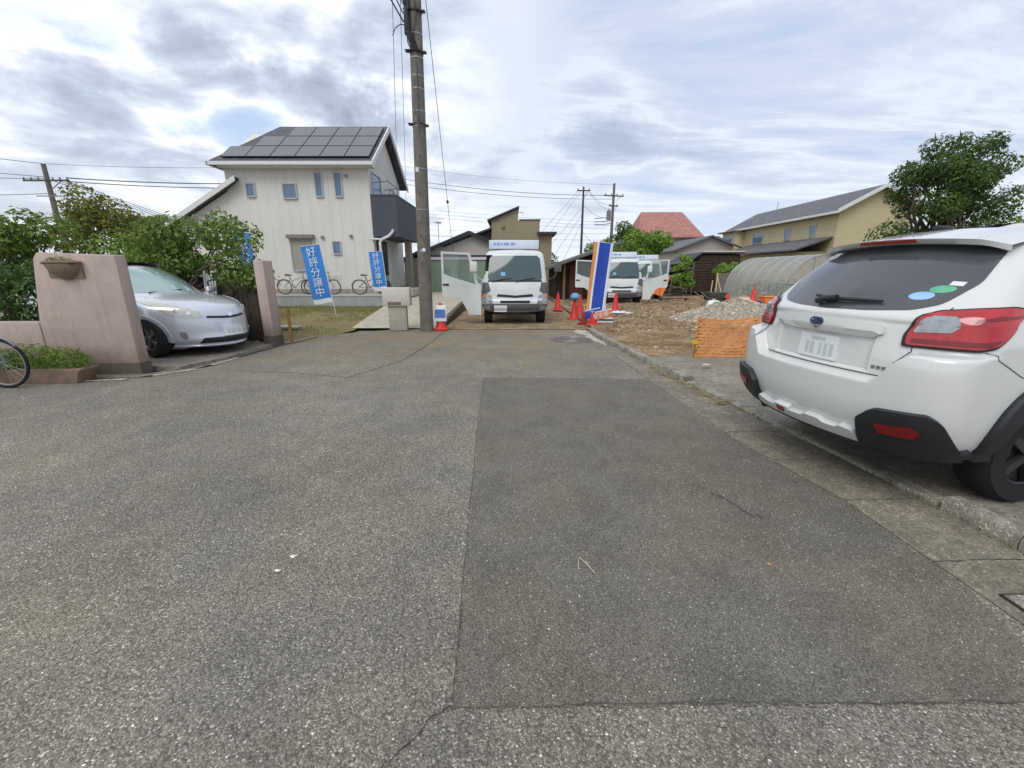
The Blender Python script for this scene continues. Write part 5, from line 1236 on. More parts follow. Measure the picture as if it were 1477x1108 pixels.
# tan mono-pitch building behind the truck
TAN = sidingmat('tan_siding', '#91876f', .3, False, .25, .07)
t = thing('house', 'tan flat topped building with a steep dark roof fin, right behind the nearest truck', 'house', (.2, 28, 0))
mb = MB(); mb.span((-1.5, 0, 0), (1.55, 6, 4.63)); mb.build('wall', TAN, t)
mb = MB(); mb.prism([(-1.5, 4.632), (.19, 4.632), (.19, 5.30), (-1.5, 4.64)], 5, Matrix.Translation((0, .004, 0))); mb.build('upper_wall', TAN, t)
mb = MB(); mb.prism([(-1.75, 4.56), (.24, 5.36), (.24, 5.46), (-1.75, 4.66)], 5.4, Matrix.Translation((0, -.2, 0))); mb.build('roof', DARKR, t)
mb = MB(); mb.span((1.552, .1, 0), (2.35, 5, 3.78)); mb.build('side_wall', TAN, t)
mb = MB(); mb.span((1.40, -.3, 3.785), (2.62, 5.2, 3.93)); mb.build('side_roof', DARKR, t)
mb = MB(); mb.span((-4.2, .3, 0), (-1.504, 5, 3.0)); mb.build('left_wall', TAN, t)
mb = MB(); mb.prism([(-4.6, 3.0), (-1.504, 4.1), (-1.504, 4.22), (-4.6, 3.12)], 5.4, Matrix.Translation((0, -.1, 0))); mb.prism([(-4.2, 3.0), (-1.504, 3.0), (-1.504, 4.09), (-4.2, 3.13)], 4.5, Matrix.Translation((0, .3, 0))); mb.build('left_roof', DARKR, t)
mb = MB(); mb.span((-1.56, -.04, 4.632), (-1.0, 6, 4.68)); mb.span((.25, -.04, 4.632), (1.6, 6, 4.70)); mb.build('roof_cap', mat('cap_brown', '#6d6658', .6, var=.08), t)
mb = MB(); mb.box((-.75, -.05, 4.25), (.18, .1, .18), bevel=.02); mb.build('vent_hood', mat('vent_tan', '#7b735f', .5, var=.05), t)
mb = MB(); mb.tube([(.25, .2, 5.1), (.50, .1, 5.12), (.50, .1, 4.95)], .03, 6); mb.build('gutter_bracket', TRIMW, t)
# tv aerial mast left
t = thing('tv_aerial', 'thin television aerial mast above the dark roofs right of the utility pole', 'aerial', (-5.0, 30, 2.3))
mb = MB(); mb.tube([(0, 0, -2.3), (0, 0, 2.5)], .02, 6); mb.build('mast', STEEL, t)
mb = MB()
for k in range(6): mb.tube([(-.30+.03*k, -.4+.16*k, 2.4), (.30-.03*k, -.4+.16*k, 2.4)], .008, 4)
mb.tube([(0, -.45, 2.4), (0, .5, 2.4)], .01, 4); mb.build('elements', STEEL, t)
# dark old workshop right of the nearest truck
t = thing('workshop', 'low dark workshop with a sloping grey roof and a red-brown door', 'shed', (3.3, 22.4, 0))
OLDW = mat('old_dark_boards', '#2f2825', .95, var=.35, scale=7)
mb = MB(); mb.prism([(-1.0, 0), (1.9, 0), (1.9, 2.72), (-1.0, 1.72)], 4.2, Matrix.Translation((0, .3, 0))); mb.build('wall', OLDW, t)
mb = MB(); mb.prism([(-1.5, 1.60), (2.3, 2.91), (2.3, 3.03), (-1.5, 1.72)], 5.2, Matrix.Translation((0, -.5, 0))); mb.build('roof', mat('old_sheet_roof', '#63635f', .8, var=.25), t)
mb = MB(); mb.span((-.25, .24, 0), (.45, .298, 1.85)); mb.build('door', mat('red_brown_door', '#5a2f2a', .8, var=.25), t)
mb = MB(); mb.span((-.62, .1, 0), (-.5, .22, 1.86)); mb.span((1.5, .1, 0), (1.6, .2, 2.6)); mb.build('post', WOOD_POST, t)
# trees in the middle
tree('broadleaf_tree', 'darker green tree in front of the left end of the red tiled roof', 'tree', (7.8, 31, 0), 2.4, rblobs(14, (0, 0, 3.5), (1.0, 1.0, 1.0), .62, 51), 4200, .10, LD, 'trees in front of the red roof', 51, .15)
tree('broadleaf_tree', 'brighter green tree before the red tiled roof, just above the truck cabs', 'tree', (8.9, 28.5, 0), 2.2, rblobs(16, (0, 0, 3.0), (1.5, 1.0, 1.0), .6, 52), 5200, .10, LB, 'trees in front of the red roof', 52, .15)
tree('garden_bush', 'ragged yellow-green bush on the workshop roof line beside the blue banner', 'bush', (6.0, 27.5, 0), 1.8, rblobs(9, (0, 0, 2.7), (1.5, .8, .6), .5, 53), 2400, .09, LM, None, 53, .1)
tree('garden_bush', 'bright leafy bush between the white trucks and the dark wooden shed', 'bush', (10.1, 25.3, 0), 1.2, rblobs(20, (0, 0, 1.15), (.55, .4, 1.15), .28, 54), 3400, .075, LB, None, 54, .06)
# red roofed house
t = thing('house', 'large house with a salmon red tiled hip roof beyond the trees', 'house', (21.5, 60, 0))
mb = MB(); mb.span((-3.6, 0, 0), (3.9, 8, 6.2)); mb.build('wall', mat('grey_beige_wall', '#a49a90', .85, var=.1), t)
REDT = tilemat('red_tiles', '#a8746a', .35, .15)
V = [(-4.4, -.6, 6.1), (4.5, -.6, 6.1), (4.5, 8.6, 6.1), (-4.4, 8.6, 6.1), (-3.0, 4, 9.75), (2.9, 4, 9.75), (-4.4, -.6, 5.95), (4.5, -.6, 5.95), (4.5, 8.6, 5.95), (-4.4, 8.6, 5.95)]
raw('roof', V, [(0, 1, 5, 4), (1, 2, 5), (2, 3, 4, 5), (3, 0, 4), (0, 6, 7, 1), (1, 7, 8, 2), (2, 8, 9, 3), (3, 9, 6, 0), (6, 9, 8, 7)], REDT, t)
window(t, 1.6, 4.6, 1.6, 1.2, 'y', 0, bars=2)
# dark wooden shed with grey lean-to
GREYT = tilemat('grey_roof_tiles', '#66666a', .3)
t = gable('house', 'low grey tiled house seen between the red roof and the dark wooden shed', (20.3, 45, 0), 6.5, 8, 3.7, 1.25, mat('offwhite_wall', '#b3aea6', .85, var=.1), GREYT, .5)
window(t, -1.2, 2.9, 1.3, 1.0, 'y', 0, bars=2)
t = thing('wooden_shed', 'dark weathered shed of horizontal boards with a pale flat roof edge', 'shed', (12.2, 27, .15))
DB = mat('charred_boards', '#41372f', .95, var=.5, scale=5, bump=.5)
def boards(mb, x0, x1, z0, z1f, y, q, hgt=.16):
    z = z0
    while z < 3:
        zt = min(z+hgt-.012, 3); xa, xb = x0, x1
        # cut to the roof line
        n = 10; xs = [xa+(xb-xa)*i/n for i in range(n+1)]; ok = [x for x in xs if z1f(x) > zt]
        if not ok: break
        mb.box(((min(ok)+max(ok))/2, y+q.uniform(-.01, .01), (z+zt)/2), (max(ok)-min(ok), .03, zt-z), Matrix.Rotation(R_(q.uniform(-.25, .25)) , 3, 'Y') @ Matrix.Rotation(R_(-7), 3, 'X'))
        z += hgt
q = random.Random(8)
mb = MB(); boards(mb, -1.15, 2.0, .1, lambda x: 2.42 if x > -.45 else 2.42-(-.45-x)*.7, 0, q); mb.build('boards', DB, t)
mb = MB(); mb.span((-1.2, .05, 0), (2.0, 3, 2.0)); mb.prism([(-1.2, 2.0), (2.0, 2.0), (2.0, 2.4), (-.45, 2.4), (-1.2, 1.9)], 2.9, Matrix.Translation((0, .052, 0))); mb.build('inner_wall', OLDW, t)
mb = MB()
for x in (-1.17, -.86): mb.span((x-.04, -.06, 0), (x+.04, -.02, 1.95))
mb.build('batten', mat('grey_batten', '#75695c', .9, var=.2), t)
mb = MB(); mb.prism([(-1.35, 1.78), (-.45, 2.44), (-.45, 2.52), (-1.35, 1.86)], 3.5, Matrix.Translation((0, -.15, 0))); mb.prism([(-.447, 2.44), (2.2, 2.44), (2.2, 2.52), (-.447, 2.52)], 3.5, Matrix.Translation((0, -.15, 0))); r = mb.build('roof', DARKR, t)
mb = MB(); mb.span((-.4, -.12, 2.523), (2.18, 3.2, 2.60)); mb.build('roof_sheet', mat('pale_tin', '#c6c1b5', .6, var=.1), r)
mb = MB(); mb.span((-2.4, .3, 0), (-1.204, 3, 1.72)); mb.build('lean_to_wall', OLDW, t)
mb = MB(); mb.prism([(-2.6, 1.72), (-1.2, 1.94), (-1.2, 2.0), (-2.6, 1.78)], 3.4, Matrix.Translation((0, -.5, 0))); mb.prism([(-2.3, 1.35), (-1.15, 1.55), (-1.15, 1.6), (-2.3, 1.4)], 1.0, Matrix.Translation((0, -.7, 0))); mb.build('lean_to_roof', mat('old_tin', '#5d5c59', .7, var=.2), t)
tree('flowering_shrub', 'green bush in front of the dark wooden shed, above the grey block fence', 'shrub', (13.0, 25.9, 0), .9, rblobs(9, (0, 0, 1.6), (.75, .4, .45), .32, 55), 2200, .07, LB, None, 55, .05)
t = thing('fence_panel', 'short grey weathered board fence right of the dark wooden shed', 'fence', (12.55, 25, .1))
mb = MB()
for k in range(11): mb.box((-.6+k*.13, 0, .66+q.uniform(-.02, .02)), (.122, .03, 1.3))
mb.build('boards', mat('grey_boards', '#77736b', .95, var=.3, scale=6), t)
mb = MB(); mb.span((-.68, .02, .3), (.80, .07, .38)); mb.span((-.68, .02, 1.0), (.80, .07, 1.08)); mb.build('rails', mat('grey_boards2', '#5f5b54', .95, var=.3), t)
# beige house right
BEI = sidingmat('beige_siding', '#c0b491', .35, False, .2, .06)
def beige():
    t = thing('house', 'long two storey beige house with a grey roof, its gable towards the tree', 'house', (23.5, 32, 0))
    mb = MB(); mb.prism([(0, 0), (5.2, 0), (5.2, 5.85), (2.6, 7.25), (0, 5.85)], 15.0); mb.build('wall', BEI, t)
    mb = MB(); k = 1.4/2.6; o = .5
    mb.prism([(-o, 5.85-k*o), (2.6, 7.255), (5.2+o, 5.85-k*o), (5.2+o, 6.0-k*o), (2.6, 7.42), (-o, 6.0-k*o)], 16, Matrix.Translation((0, -.5, .003))); r = mb.build('roof', GREYT, t)
    mb = MB(); mb.prism([(-o-.02, 5.78-k*o), (2.6, 7.2), (5.2+o, 5.78-k*o), (5.2+o, 6.05-k*o), (2.6, 7.47), (-o-.02, 6.05-k*o)], .06, Matrix.Translation((0, -.565, 0))); mb.build('barge_board', TRIMW, r)
    mb = MB(); mb.span((-o-.12, -.5, 5.5), (-o-.005, 15.5, 5.68)); mb.build('gutter_pipe', TRIMW, r)
    for y, w, h in ((2.5, .7, .9), (5.6, .8, 1.0), (10.0, 1.7, 1.0)): window(t, y, 4.6, w, h, 'x', 0, sign=-1)
    mb = MB(); mb.span((-.9, 12.5, 0), (-.004, 15.2, 5.4)); mb.build('side_bay', BEI, t)
    mb = MB(); mb.span((-1.3, 12.2, 5.402), (-.3, 15.6, 5.52)); mb.build('bay_roof', GREYT, t)
    window(t, 13.8, 4.4, 1.5, 1.2, 'x', -.9, sign=-1, bars=2)
    mb = MB(); mb.prism([(-2.6, 3.0), (-.004, 3.9), (-.004, 4.02), (-2.6, 3.12)], 11.5, Matrix.Translation((0, .2, 0))); mb.build('porch_roof', GREYT, t)
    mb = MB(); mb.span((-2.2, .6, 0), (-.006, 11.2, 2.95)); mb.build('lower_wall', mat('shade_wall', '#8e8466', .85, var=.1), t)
    mb = MB(); mb.tube([(2.6, 12, 7.4), (2.6, 12, 8.1)], .03, 6); mb.build('vent_pipe', STEEL, t)
beige()
t = gable('house', 'small white walled house beyond the dark wooden shed, beside the beige house', (24.2, 52, 0), 4.6, 6, 4.3, 1.1, mat('white_plaster', '#c9c6bf', .85, var=.06), GREYT, .4)
window(t, 0, 3.6, 1.2, .9, 'y', 0)
# big tree at the right with bare twig tips
bl = rblobs(30, (.1, 0, 4.3), (2.3, 1.8, 2.2), .72, 61)+[(-1.9, 0, 2.9, .9, .9, .8), (1.5, -.2, 6.75, .6, .6, .45), (.5, .2, 6.9, .45, .5, .35), (-.7, 0, 6.6, .6, .6, .5), (2.5, 0, 5.9, .7, .7, .5), (2.1, 0, 6.6, .35, .4, .4), (-1.6, 0, 5.6, .5, .5, .5), (2.9, -.3, 4.4, .8, .8, .7), (2.6, -.5, 3.2, .9, .8, .8)]
tree('broadleaf_tree', 'tall bushy dark green tree with bare twig tips above the white hatchback', 'tree', (20.9, 22, 0), 2.4, bl, 15000, .085, LD, None, 62, .2, twigs=4, shell=.35).scale = (1.04, 1.04, 1.09)
t = thing('hedge', 'clipped green hedge behind the white hatchback at the right edge', 'hedge', (0, 0, 0))
hb = [(20.5+1.1*k, 18.6+.25*k, 2.6+.15*(k % 3)+.10*k, 1.0, .8, .9) for k in range(7)]+[(20.5+1.1*k, 18.6+.25*k, 1.1, 1.0, .8, 1.1) for k in range(7)]
leaf_mesh('foliage', hb, 5600, .085, LM, t, seed=63)
for k in range(7): mb = MB(); mb.tube([(20.5+1.1*k, 18.6+.25*k, 0), (20.55+1.1*k, 18.6+.25*k, 2.4)], [.07, .03], 6); mb.build('stem', BARK, t)
# polythene greenhouse
t = thing('greenhouse', 'clear polythene tunnel greenhouse behind the site clutter and orange net', 'greenhouse', (13.0, 17.9, .05))
POLY = mat('polythene', (.72, .75, .75), .25, var=0, spec=.6, alpha=.30)
mb = MB()
def tun(u, v):
    a = PI*v; return Vector((1.65*math.cos(PI-a), u*5, 2.15*math.sin(a)**.72*(1+.012*math.sin(u*40))))
mb.grid(tun, 40, 26); mb.build('cover', POLY, t, 60)
mb = MB(); mb.face([tun(0, v/26)+Vector((0, .01, 0)) for v in range(27)]); mb.build('end_sheet', POLY, t)
mb = MB()
for k in range(7): mb.tube([tun(k/6, v/26)*.995 if 0 else Vector((tun(k/6, v/26).x*.985, k*.83, tun(k/6, v/26).z*.985)) for v in range(27)], .016, 6)
for x in (-.5, .5): mb.tube([(x, .0, 0), (x, .0, 2.08)], .018, 6)
mb.tube([(-1.6, 0, .95), (1.6, 0, .95)], .016, 6); mb.build('hoop', STEEL, t)
leaf_mesh('crop', [(-.8, 2.5, .5, .6, 2.2, .5), (.7, 2.5, .55, .6, 2.2, .55)], 1500, .07, LD, t, seed=64)
# low far vegetation closing the gaps
G_ = 'distant trees on the skyline'
for lab, x, y, c, ext, r, n, m, s in (
    ('rounded distant tree behind the tan building', 3.5, 66, (0, 0, 3.2), (3.0, 2, 1.2), 1.4, 1800, LD, 71),
    ('wide distant tree right of the red roofed house', 33, 64, (0, 0, 3.6), (4.5, 2, 1.6), 1.6, 2400, LD, 72),
    ('distant tree behind the beige house roof', 30, 56, (0, 0, 4.0), (3.0, 2, 1.8), 1.5, 1600, LM, 73),
    ('distant tree far left beyond the brown roofed house', -38, 52, (0, 0, 3.0), (5, 2, 1.6), 1.6, 2000, LM, 74)):
    tree('distant_tree', lab, 'tree', (x, y, 0), 2.2, rblobs(12, c, ext, r, s), n, .28, m, G_, s, .2)
# ------------------------------------------------------------------ utility poles and wires
t = thing('utility_pole', 'tall weathered concrete utility pole in the foreground with banded cables', 'utility pole', (-2.23, 10.9, 0))
t.rotation_euler.y = R_(.9)
mb = MB(); mb.cyl((0, 0, -.3), (0, 0, 12.5), .172, .115, 28); mb.build('shaft', POLE_CON, t)
def pr(z): return .172-.057*(z+.3)/12.8
for z in (2.95, 3.85, 4.75, 5.05, 5.5, 5.75, 6.1, 6.55, 8.2): 
    mb = MB(); mb.cyl((0, 0, z-.011), (0, 0, z+.011), pr(z)+.004, n=28); mb.build('steel_band', STEEL if z not in (4.75,) else WHITE_PL, t)
for z, l in ((6.22, .30), (6.98, .30), (4.78, .16)):
    mb = MB(); mb.cyl((0, 0, z-.025), (0, 0, z+.025), pr(z)+.010, n=28); mb.tube([(-.24, -.09, z+.02), (-.12, -.14, z), (.10, -.15, z-.02), (.24, -.06, z-.03)], .014, 6); mb.box((-.18, -.08, z), (.09, .05, .05)); mb.box((.19, -.07, z-.02), (.07, .05, .05)); mb.build('clamp', mat('dark_fitting', (.05, .05, .055), .6, metal=.3, var=.2), t)
mb = MB(); q = random.Random(2)
for k in range(6):
    mb.tube([(-.24+.03*k, -.12, 7.2+.05*k), (-.19+.015*k, -.13-.01*k, 6.95), (-.16+.01*k, -.15-.01*k, 6.6), (-.15+.035*k, -.17, 6.35), (-.08+.03*k, -.17, 6.2)], .014, 6)
mb.tube([(-.02, -.16, 7.4), (.06, -.17, 6.9), (-.02, -.18, 6.5), (.05, -.17, 6.2)], .011, 6)
mb.box((-.17, -.12, 6.75), (.10, .09, .5), bevel=.02); mb.box((-.16, -.13, 7.15), (.08, .08, .2), bevel=.02)
mb.build('cable_bundle', CABLE, t)
mb = MB(); mb.tube([(-.18, -.1, 6.68), (-.30, -.12, 6.70), (-.42, -.13, 6.62), (-.48, -.14, 6.48)], .011, 6); mb.build('loose_cable', CABLE_GREY, t)
mb = MB(); mb.tube([(.02, -.165, 6.0), (.03, -.17, 5.2), (.02, -.175, 4.6)], .014, 6); mb.tube([(-.06, -.16, 5.05), (.02, -.175, 4.9), (.0, -.175, 4.75)], .02, 6); mb.build('earth_wire', CABLE_GREY, t)
mb = MB(); mb.box((-.06, -.150, 3.82), (.07, .012, .10)); mb.build('number_tag', WHITE_PL, t)
mb = MB(); mb.cyl((.03, -.145, 2.02), (.03, -.172, 2.02), .045, n=12); mb.cyl((-.04, -.145, 2.0), (-.04, -.158, 2.0), .02, n=8); mb.build('round_tag', WHITE_PL, t)
mb = MB()
for k, z in enumerate((1.9, 2.35, 2.8, 3.3, 4.1)): mb.cyl((.02*(-1)**k, -.15, z), (.02*(-1)**k, -.18, z), .012, n=8)
mb.build('bolt_socket', mat('dark_hole', (.03, .03, .03), .8, var=0), t)
def wire(name, label, pts, r=.012, m=None, sag=0, n=18, cat='cable', group=None):
    mb = MB(); out = []
    for a, b in zip(pts, pts[1:]):
        a, b = Vector(a), Vector(b)
        for k in range(n):
            f = k/n; p = a.lerp(b, f); p.z -= sag*4*f*(1-f); out.append(p)
    out.append(Vector(pts[-1])); mb.tube(out, r, 5)
    return tag(mb.build(name, m or CABLE), label, cat, group)
# cables leaving the pole to the upper left
for k, (lab, e) in enumerate((('thick black cable leaving the pole clamp to the upper left', (-4.2, 8.4, 9.5)), ('black cable just above the thickest one at the pole', (-4.0, 8.6, 9.9)), ('thin black cable closest to the pole, rising to the upper left', (-3.6, 8.8, 10.4)))):
    wire('overhead_cable', lab, [(-2.36, 10.80, 6.75+.16*k), Vector((-2.36, 10.8, 6.75+.16*k)).lerp(Vector(e), 3.0)], .016-.003*k, sag=0, group='cables from the near pole')
for k, (lab, x0, e) in enumerate((('outer of the two thin drop wires from the pole to the white house', -2.55, (-5.75, 22.6, 5.2)), ('inner of the two thin drop wires from the pole to the white house', -2.42, (-5.72, 24.2, 4.9)))):
    wire('drop_wire', lab, [(x0+.05, 10.9, 9.6-.6*k), e], .008, CABLE_GREY, .25, group='drop wires to the white house')
t = thing('guy_wire', 'thin stay wire with a ball insulator running down from the pole behind the truck', 'stay wire', (-2.5, 19.8, .05))
mb = MB(); A = Vector((.45, -8.9, 9.45)); mb.tube([(0, 0, -.1), A], .009, 5); mb.build('strand', CABLE_GREY, t)
p = A*.41; mb = MB(); d = A.normalized(); mb.cyl(p-d*.06, p, .02, .055, 12); mb.cyl(p, p+d*.07, .055, .02, 12); mb.build('insulator', mat('insulator_brown', '#4a3b33', .4, var=.1), t)
# far poles
def far_pole(name, label, loc, h, r, arms, lean=0, group='far utility poles'):
    t = thing(name, label, 'utility pole', loc, 0, group); t.rotation_euler.y = R_(lean)
    mb = MB(); mb.cyl((0, 0, -.2), (0, 0, h), r, r*.62, 12); mb.build('shaft', POLE_CON if r > .14 else mat('far_pole_dark', '#4b4742', .9, var=.2), t)
    for z, w, ang in arms:
        mb = MB(); R = Matrix.Rotation(ang, 3, 'Z'); mb.box((0, -.1, z), (w, .09, .09), R); a = mb.build('cross_arm', mat('arm_dark', '#4c4a48', .7, metal=.2, var=.2), t)
        mb = MB(); k = max(3, int(w/.4))
        for i in range(k):
            x = -w/2+.08+(w-.16)*i/(k-1); p = R @ Vector((x, -.1, 0)); p.z = z; mb.cyl(p+Vector((0, 0, .04)), p+Vector((0, 0, .20)), .055, .03, 8)
        mb.build('insulator', mat('insulator_grey', '#6c6762', .4, var=.1), a)
        mb = MB(); p = R @ Vector((w*.33, -.1, 0)); mb.tube([(p.x, p.y, z-.04), (0, -.1, z-.7)], .03, 5); mb.build('brace', STEEL, a)
    return t
far_pole('utility_pole', 'thin dark distant pole with a short crossarm above the workshop roof', (6.33, 40, 0), 8.75, .13, [(8.42, 1.15, 0)])
p2 = far_pole('utility_pole', 'distant concrete pole with transformer right of the thin dark pole', (9.25, 41, 0), 9.2, .17, [(8.15, 1.9, .25), (7.3, .9, .3)])
mb = MB(); mb.cyl((-.38, -.1, 6.1), (-.38, -.1, 6.9), .2, n=14); mb.cyl((-.38, -.1, 6.9), (-.38, -.1, 7.05), .06, n=8); mb.build('transformer', mat('transformer_grey', '#77797a', .6, var=.1), p2)
p3 = far_pole('utility_pole', 'distant concrete pole with a long crossarm above the left bushes', (-30.65, 30, 0), 8.3, .21, [(7.30, 3.0, 0)])
mb = MB(); mb.tube([(-.9, -.1, 6.35), (1.2, -.1, 6.35)], .035, 5); mb.build('lower_arm', STEEL, p3)
WG = 'distant overhead wires'
def W_(lab, *pts, r=.014, sag=.15): wire('overhead_wire', lab, list(pts), r, CABLE_GREY, sag, 14, group=WG)
W_('upper of the two long wires across the centre sky to the distant poles', (9.2, 41, 8.2), (-13, 38, 9.6), r=.022, sag=.5)
W_('lower of the two long wires across the centre sky to the distant poles', (9.2, 41, 7.9), (-13, 38, 9.2), r=.020, sag=.5)
W_('faint topmost wire across the centre sky', (9.25, 41, 9.1), (-13, 40, 10.9), r=.010, sag=.4)
for i, z in enumerate((6.2, 5.9, 5.6)): W_(('highest', 'middle', 'lowest')[i]+' of three close wires low in the sky between the pole and the tan building', (9.2, 41, z-.3), (-13, 38, z+.9), r=.010)
for i, z in enumerate((4.9, 4.35)): W_(('upper', 'lower')[i]+' communication wire passing the distant poles near the roofs', (11, 41, z), (-12, 40, z+.5), r=.010)
for i, (x, z) in enumerate(((5.85, 8.4), (6.1, 8.4), (6.35, 7.2), (6.35, 6.6), (6.35, 6.0))):
    W_(('outermost', 'second', 'third', 'fourth', 'innermost')[i]+' wire fanning down to the left of the thin dark pole', (x, 39.9, z), Vector((x, 39.9, z)).lerp(Vector((2.2+i*.75, 39, 4.5-.18*i)), 1.7), r=.013, sag=.05)
for i, (z0, z1) in enumerate(((8.4, 7.4), (8.3, 7.0), (7.2, 6.3), (5.0, 3.2))): W_(('highest', 'second', 'third', 'lowest')[i]+' slack wire between the two distant poles', (6.8 if i < 2 else 6.4, 39.9, z0), (9.1, 41, z1), r=.013, sag=.35)
for i, z in enumerate((6.25, 5.95, 5.7)): W_(('upper', 'middle', 'lower')[i]+' thick black insulated lead left of the transformer pole', (7.6, 41, z), (9.1, 41, z+.1), r=.035, sag=.02)
for i, (z, e) in enumerate(((8.3, (-50, 26, 10.6)), (7.5, (-50, 27, 9.4)), (7.4, (-50, 29, 8.2)), (6.5, (-50, 30, 6.7)))): W_(('topmost', 'second', 'third', 'lowest')[i]+' wire running left from the pole above the left bushes', (-30.6, 29.9, z), e, r=.020, sag=.2)
for i, (x, z, e) in enumerate(((-29.2, 7.45, (-11, 36, 8.7)), (-29.4, 7.25, (-11, 36, 8.3)), (-30.5, 8.3, (-11, 37, 10.2)))): W_(('thick upper', 'thick lower', 'thin top')[i]+' wire running right from the far left pole to the white house', (x, 29.9, z), e, r=(.035, .03, .012)[i], sag=.4)
for i, x in enumerate((-30.2, -29.8, -29.4)): W_(('left', 'middle', 'right')[i]+' short lead dropping from the crossarm above the left bushes', (x, 29.85, 7.3), (x+9.5, 32, 3.9), r=.018, sag=.1)

# ------------------------------------------------------------------ cones, barriers and clutter on the site
def cone(label, loc, h=.70, rz=0, group='red traffic cones', first=[]):
    if not first:
        t = thing('traffic_cone', label, 'traffic cone', loc, rz, group)
        mb = MB(); mb.box((0, 0, .02), (.38, .38, .04), bevel=.012); mb.build('base', RED_PL, t)
        mb = MB(); mb.lathe([(.15, .04), (.135, .06), (.03, .68), (.026, .70), (.0, .70)][:4], n=24); mb.build('body', RED_PL, t)
        first.append(t)
    else:
        t = copy_tree(first[0]); t.location = loc; t.rotation_euler.z = rz; t['label'] = label; t['group'] = group
    t.scale = (h/.7*.98,)*3 if abs(h-.7) > .01 else (1, 1, 1)
    return t
cone('red cone close to the right front corner of the nearest truck', (1.80, 16.6, .03))
cone('red cone topped with a round blue cap, right of the nearest truck', (2.02, 13.6, .02), .74)
cone('red cone standing directly behind the blue-capped cone', (2.36, 14.6, .02), .74, .4)
cone('red cone partly hidden by the orange edge of the tall banner', (2.42, 13.35, .03), .72, .2)
cone('red cone alone on the soil in front of the truck with both doors open', (3.75, 15.3, .06), .74, .3)
cone('red cone in the clutter beside the gravel heap', (8.05, 15.8, .10), .66, .1)
cone('red cone in front of the greenhouse, right of the clutter', (8.3, 14.6, .45), .6, .2)
t = thing('cone_cap', 'round light blue cap sitting on top of a red cone', 'cap', (2.02, 13.6, .74))
mb = MB(); mb.lathe([(.13, -.07), (.15, -.02), (.13, .05), (.07, .10), (.0, .11)][:4], n=20); mb.build('shell', mat('cap_blue', '#6fa8c9', .5, var=.1), t)
mb = MB(); mb.torus((0, 0, -.06), .145, .016, 'Z', 24, 6); mb.build('rim', mat('cap_rim', '#4f88b0', .5, var=.1), t)
# sign cone at the foot of the near pole
t = thing('sign_cone', 'red cone wearing a white and blue sign at the near utility pole', 'sign cone', (-1.88, 11.05, .01), R_(3))
mb = MB(); mb.box((0, 0, .025), (.34, .34, .05), bevel=.012); mb.build('base', RED_PL, t)
mb = MB(); mb.lathe([(.155, .05), (.13, .1), (.05, .64), (.04, .70), (.01, .71)], n=24); mb.build('body', RED_PL, t)
mb = MB(); mb.prism([(-.165, .24), (.165, .24), (.15, .66), (-.15, .66)], .02, Matrix.Translation((0, -.165, 0)) @ Matrix.Rotation(R_(-8), 4, 'X'), .006); s = mb.build('sign_board', WHITE_PL, t)
mb = MB(); mb.prism([(-.14, .33), (.14, .33), (.132, .55), (-.132, .55)], .006, Matrix.Translation((0, -.172, 0)) @ Matrix.Rotation(R_(-8), 4, 'X')); mb.build('sign_field', mat('sign_blue', '#4f6fae', .6, var=.15), s)
# tall striped banner by the kerb
banner('banner', 'tall banner striped orange, white and royal blue standing by the kerb end', (2.80, 12.9, .03), .56, .28, 2.28, 4.5, R_(0), None, '', [(0, .09, WHITE_CLOTH), (.09, .72, ROYAL), (.72, .82, WHITE_CLOTH), (.82, 1.0, mat('orange_cloth', '#d6935c', .8, var=.12))], seed=4)
t = thing('water_weight', 'white plastic water-filled banner foot with a black band at the kerb end', 'banner foot', (2.70, 12.25, .06), R_(-8))
mb = MB(); mb.prism([(-.24, 0), (.24, 0), (.25, .075), (-.25, .075)], .36, Matrix.Translation((0, -.18, 0)), .01); mb.build('tank', WHITE_PL, t)
mb = MB(); mb.prism([(-.255, .0755), (.255, .0755), (.255, .115), (-.255, .115)], .37, Matrix.Translation((0, -.185, 0)), .006); mb.build('band', BLACK_PL, t)
mb = MB(); mb.prism([(-.25, .1155), (.25, .1155), (.10, .22), (-.10, .22)], .34, Matrix.Translation((0, -.17, 0)), .012); mb.build('top_tank', WHITE_PL, t)
mb = MB(); mb.cyl((0, 0, .22), (0, 0, .52), .022, n=10); mb.cyl((.16, 0, .16), (.16, 0, .2), .03, n=10); mb.build('socket', WHITE_PL, t)
def strip_sign(label, loc, rz, board, lw, text, lc, red):
    """folding sign: red plastic foot with a board held in it"""
    t = thing('sign_stand', label, 'sign', loc, rz)
    mb = MB(); mb.prism([(-.20, 0), (.20, 0), (.20, .04), (.10, .07), (.06, .36), (-.06, .36), (-.10, .07), (-.20, .04)], .16, Matrix.Translation((0, -.08, 0)), .01); mb.build('foot', red, t)
    mb = MB(); mb.prism([(.02, .17), (.02+lw, .27), (.02+lw, .47), (.0, .38)], .015, Matrix.Translation((0, -.10, 0)), .003); b = mb.build('board', board, t)
    a = math.atan2(.10, lw)
    text_obj('lettering', text, .16, lc, b, Matrix.Translation((.02+lw/2, -.106, .322)) @ Matrix.Rotation(-a, 4, 'Y'), .002, stretch=.95)
    mb = MB(); mb.prism([(.0, .383), (.02+lw, .473), (.02+lw, .50), (.0, .41)], .018, Matrix.Translation((0, -.102, 0))); mb.build('edge', WHITE_PL, t)
    return t
strip_sign('orange sign board with white lettering in a bright red foot at the kerb end', (2.28, 11.72, .02), R_(6), ORANGE_PL, .46, '安全第一', LETTER_W, RED_PL)
strip_sign('blue sign board in a dark red foot just behind the orange sign board', (2.10, 12.15, .02), R_(-4), ROYAL, .40, '工', LETTER_W, mat('dark_red_plastic', '#8e2326', .5, var=.15))
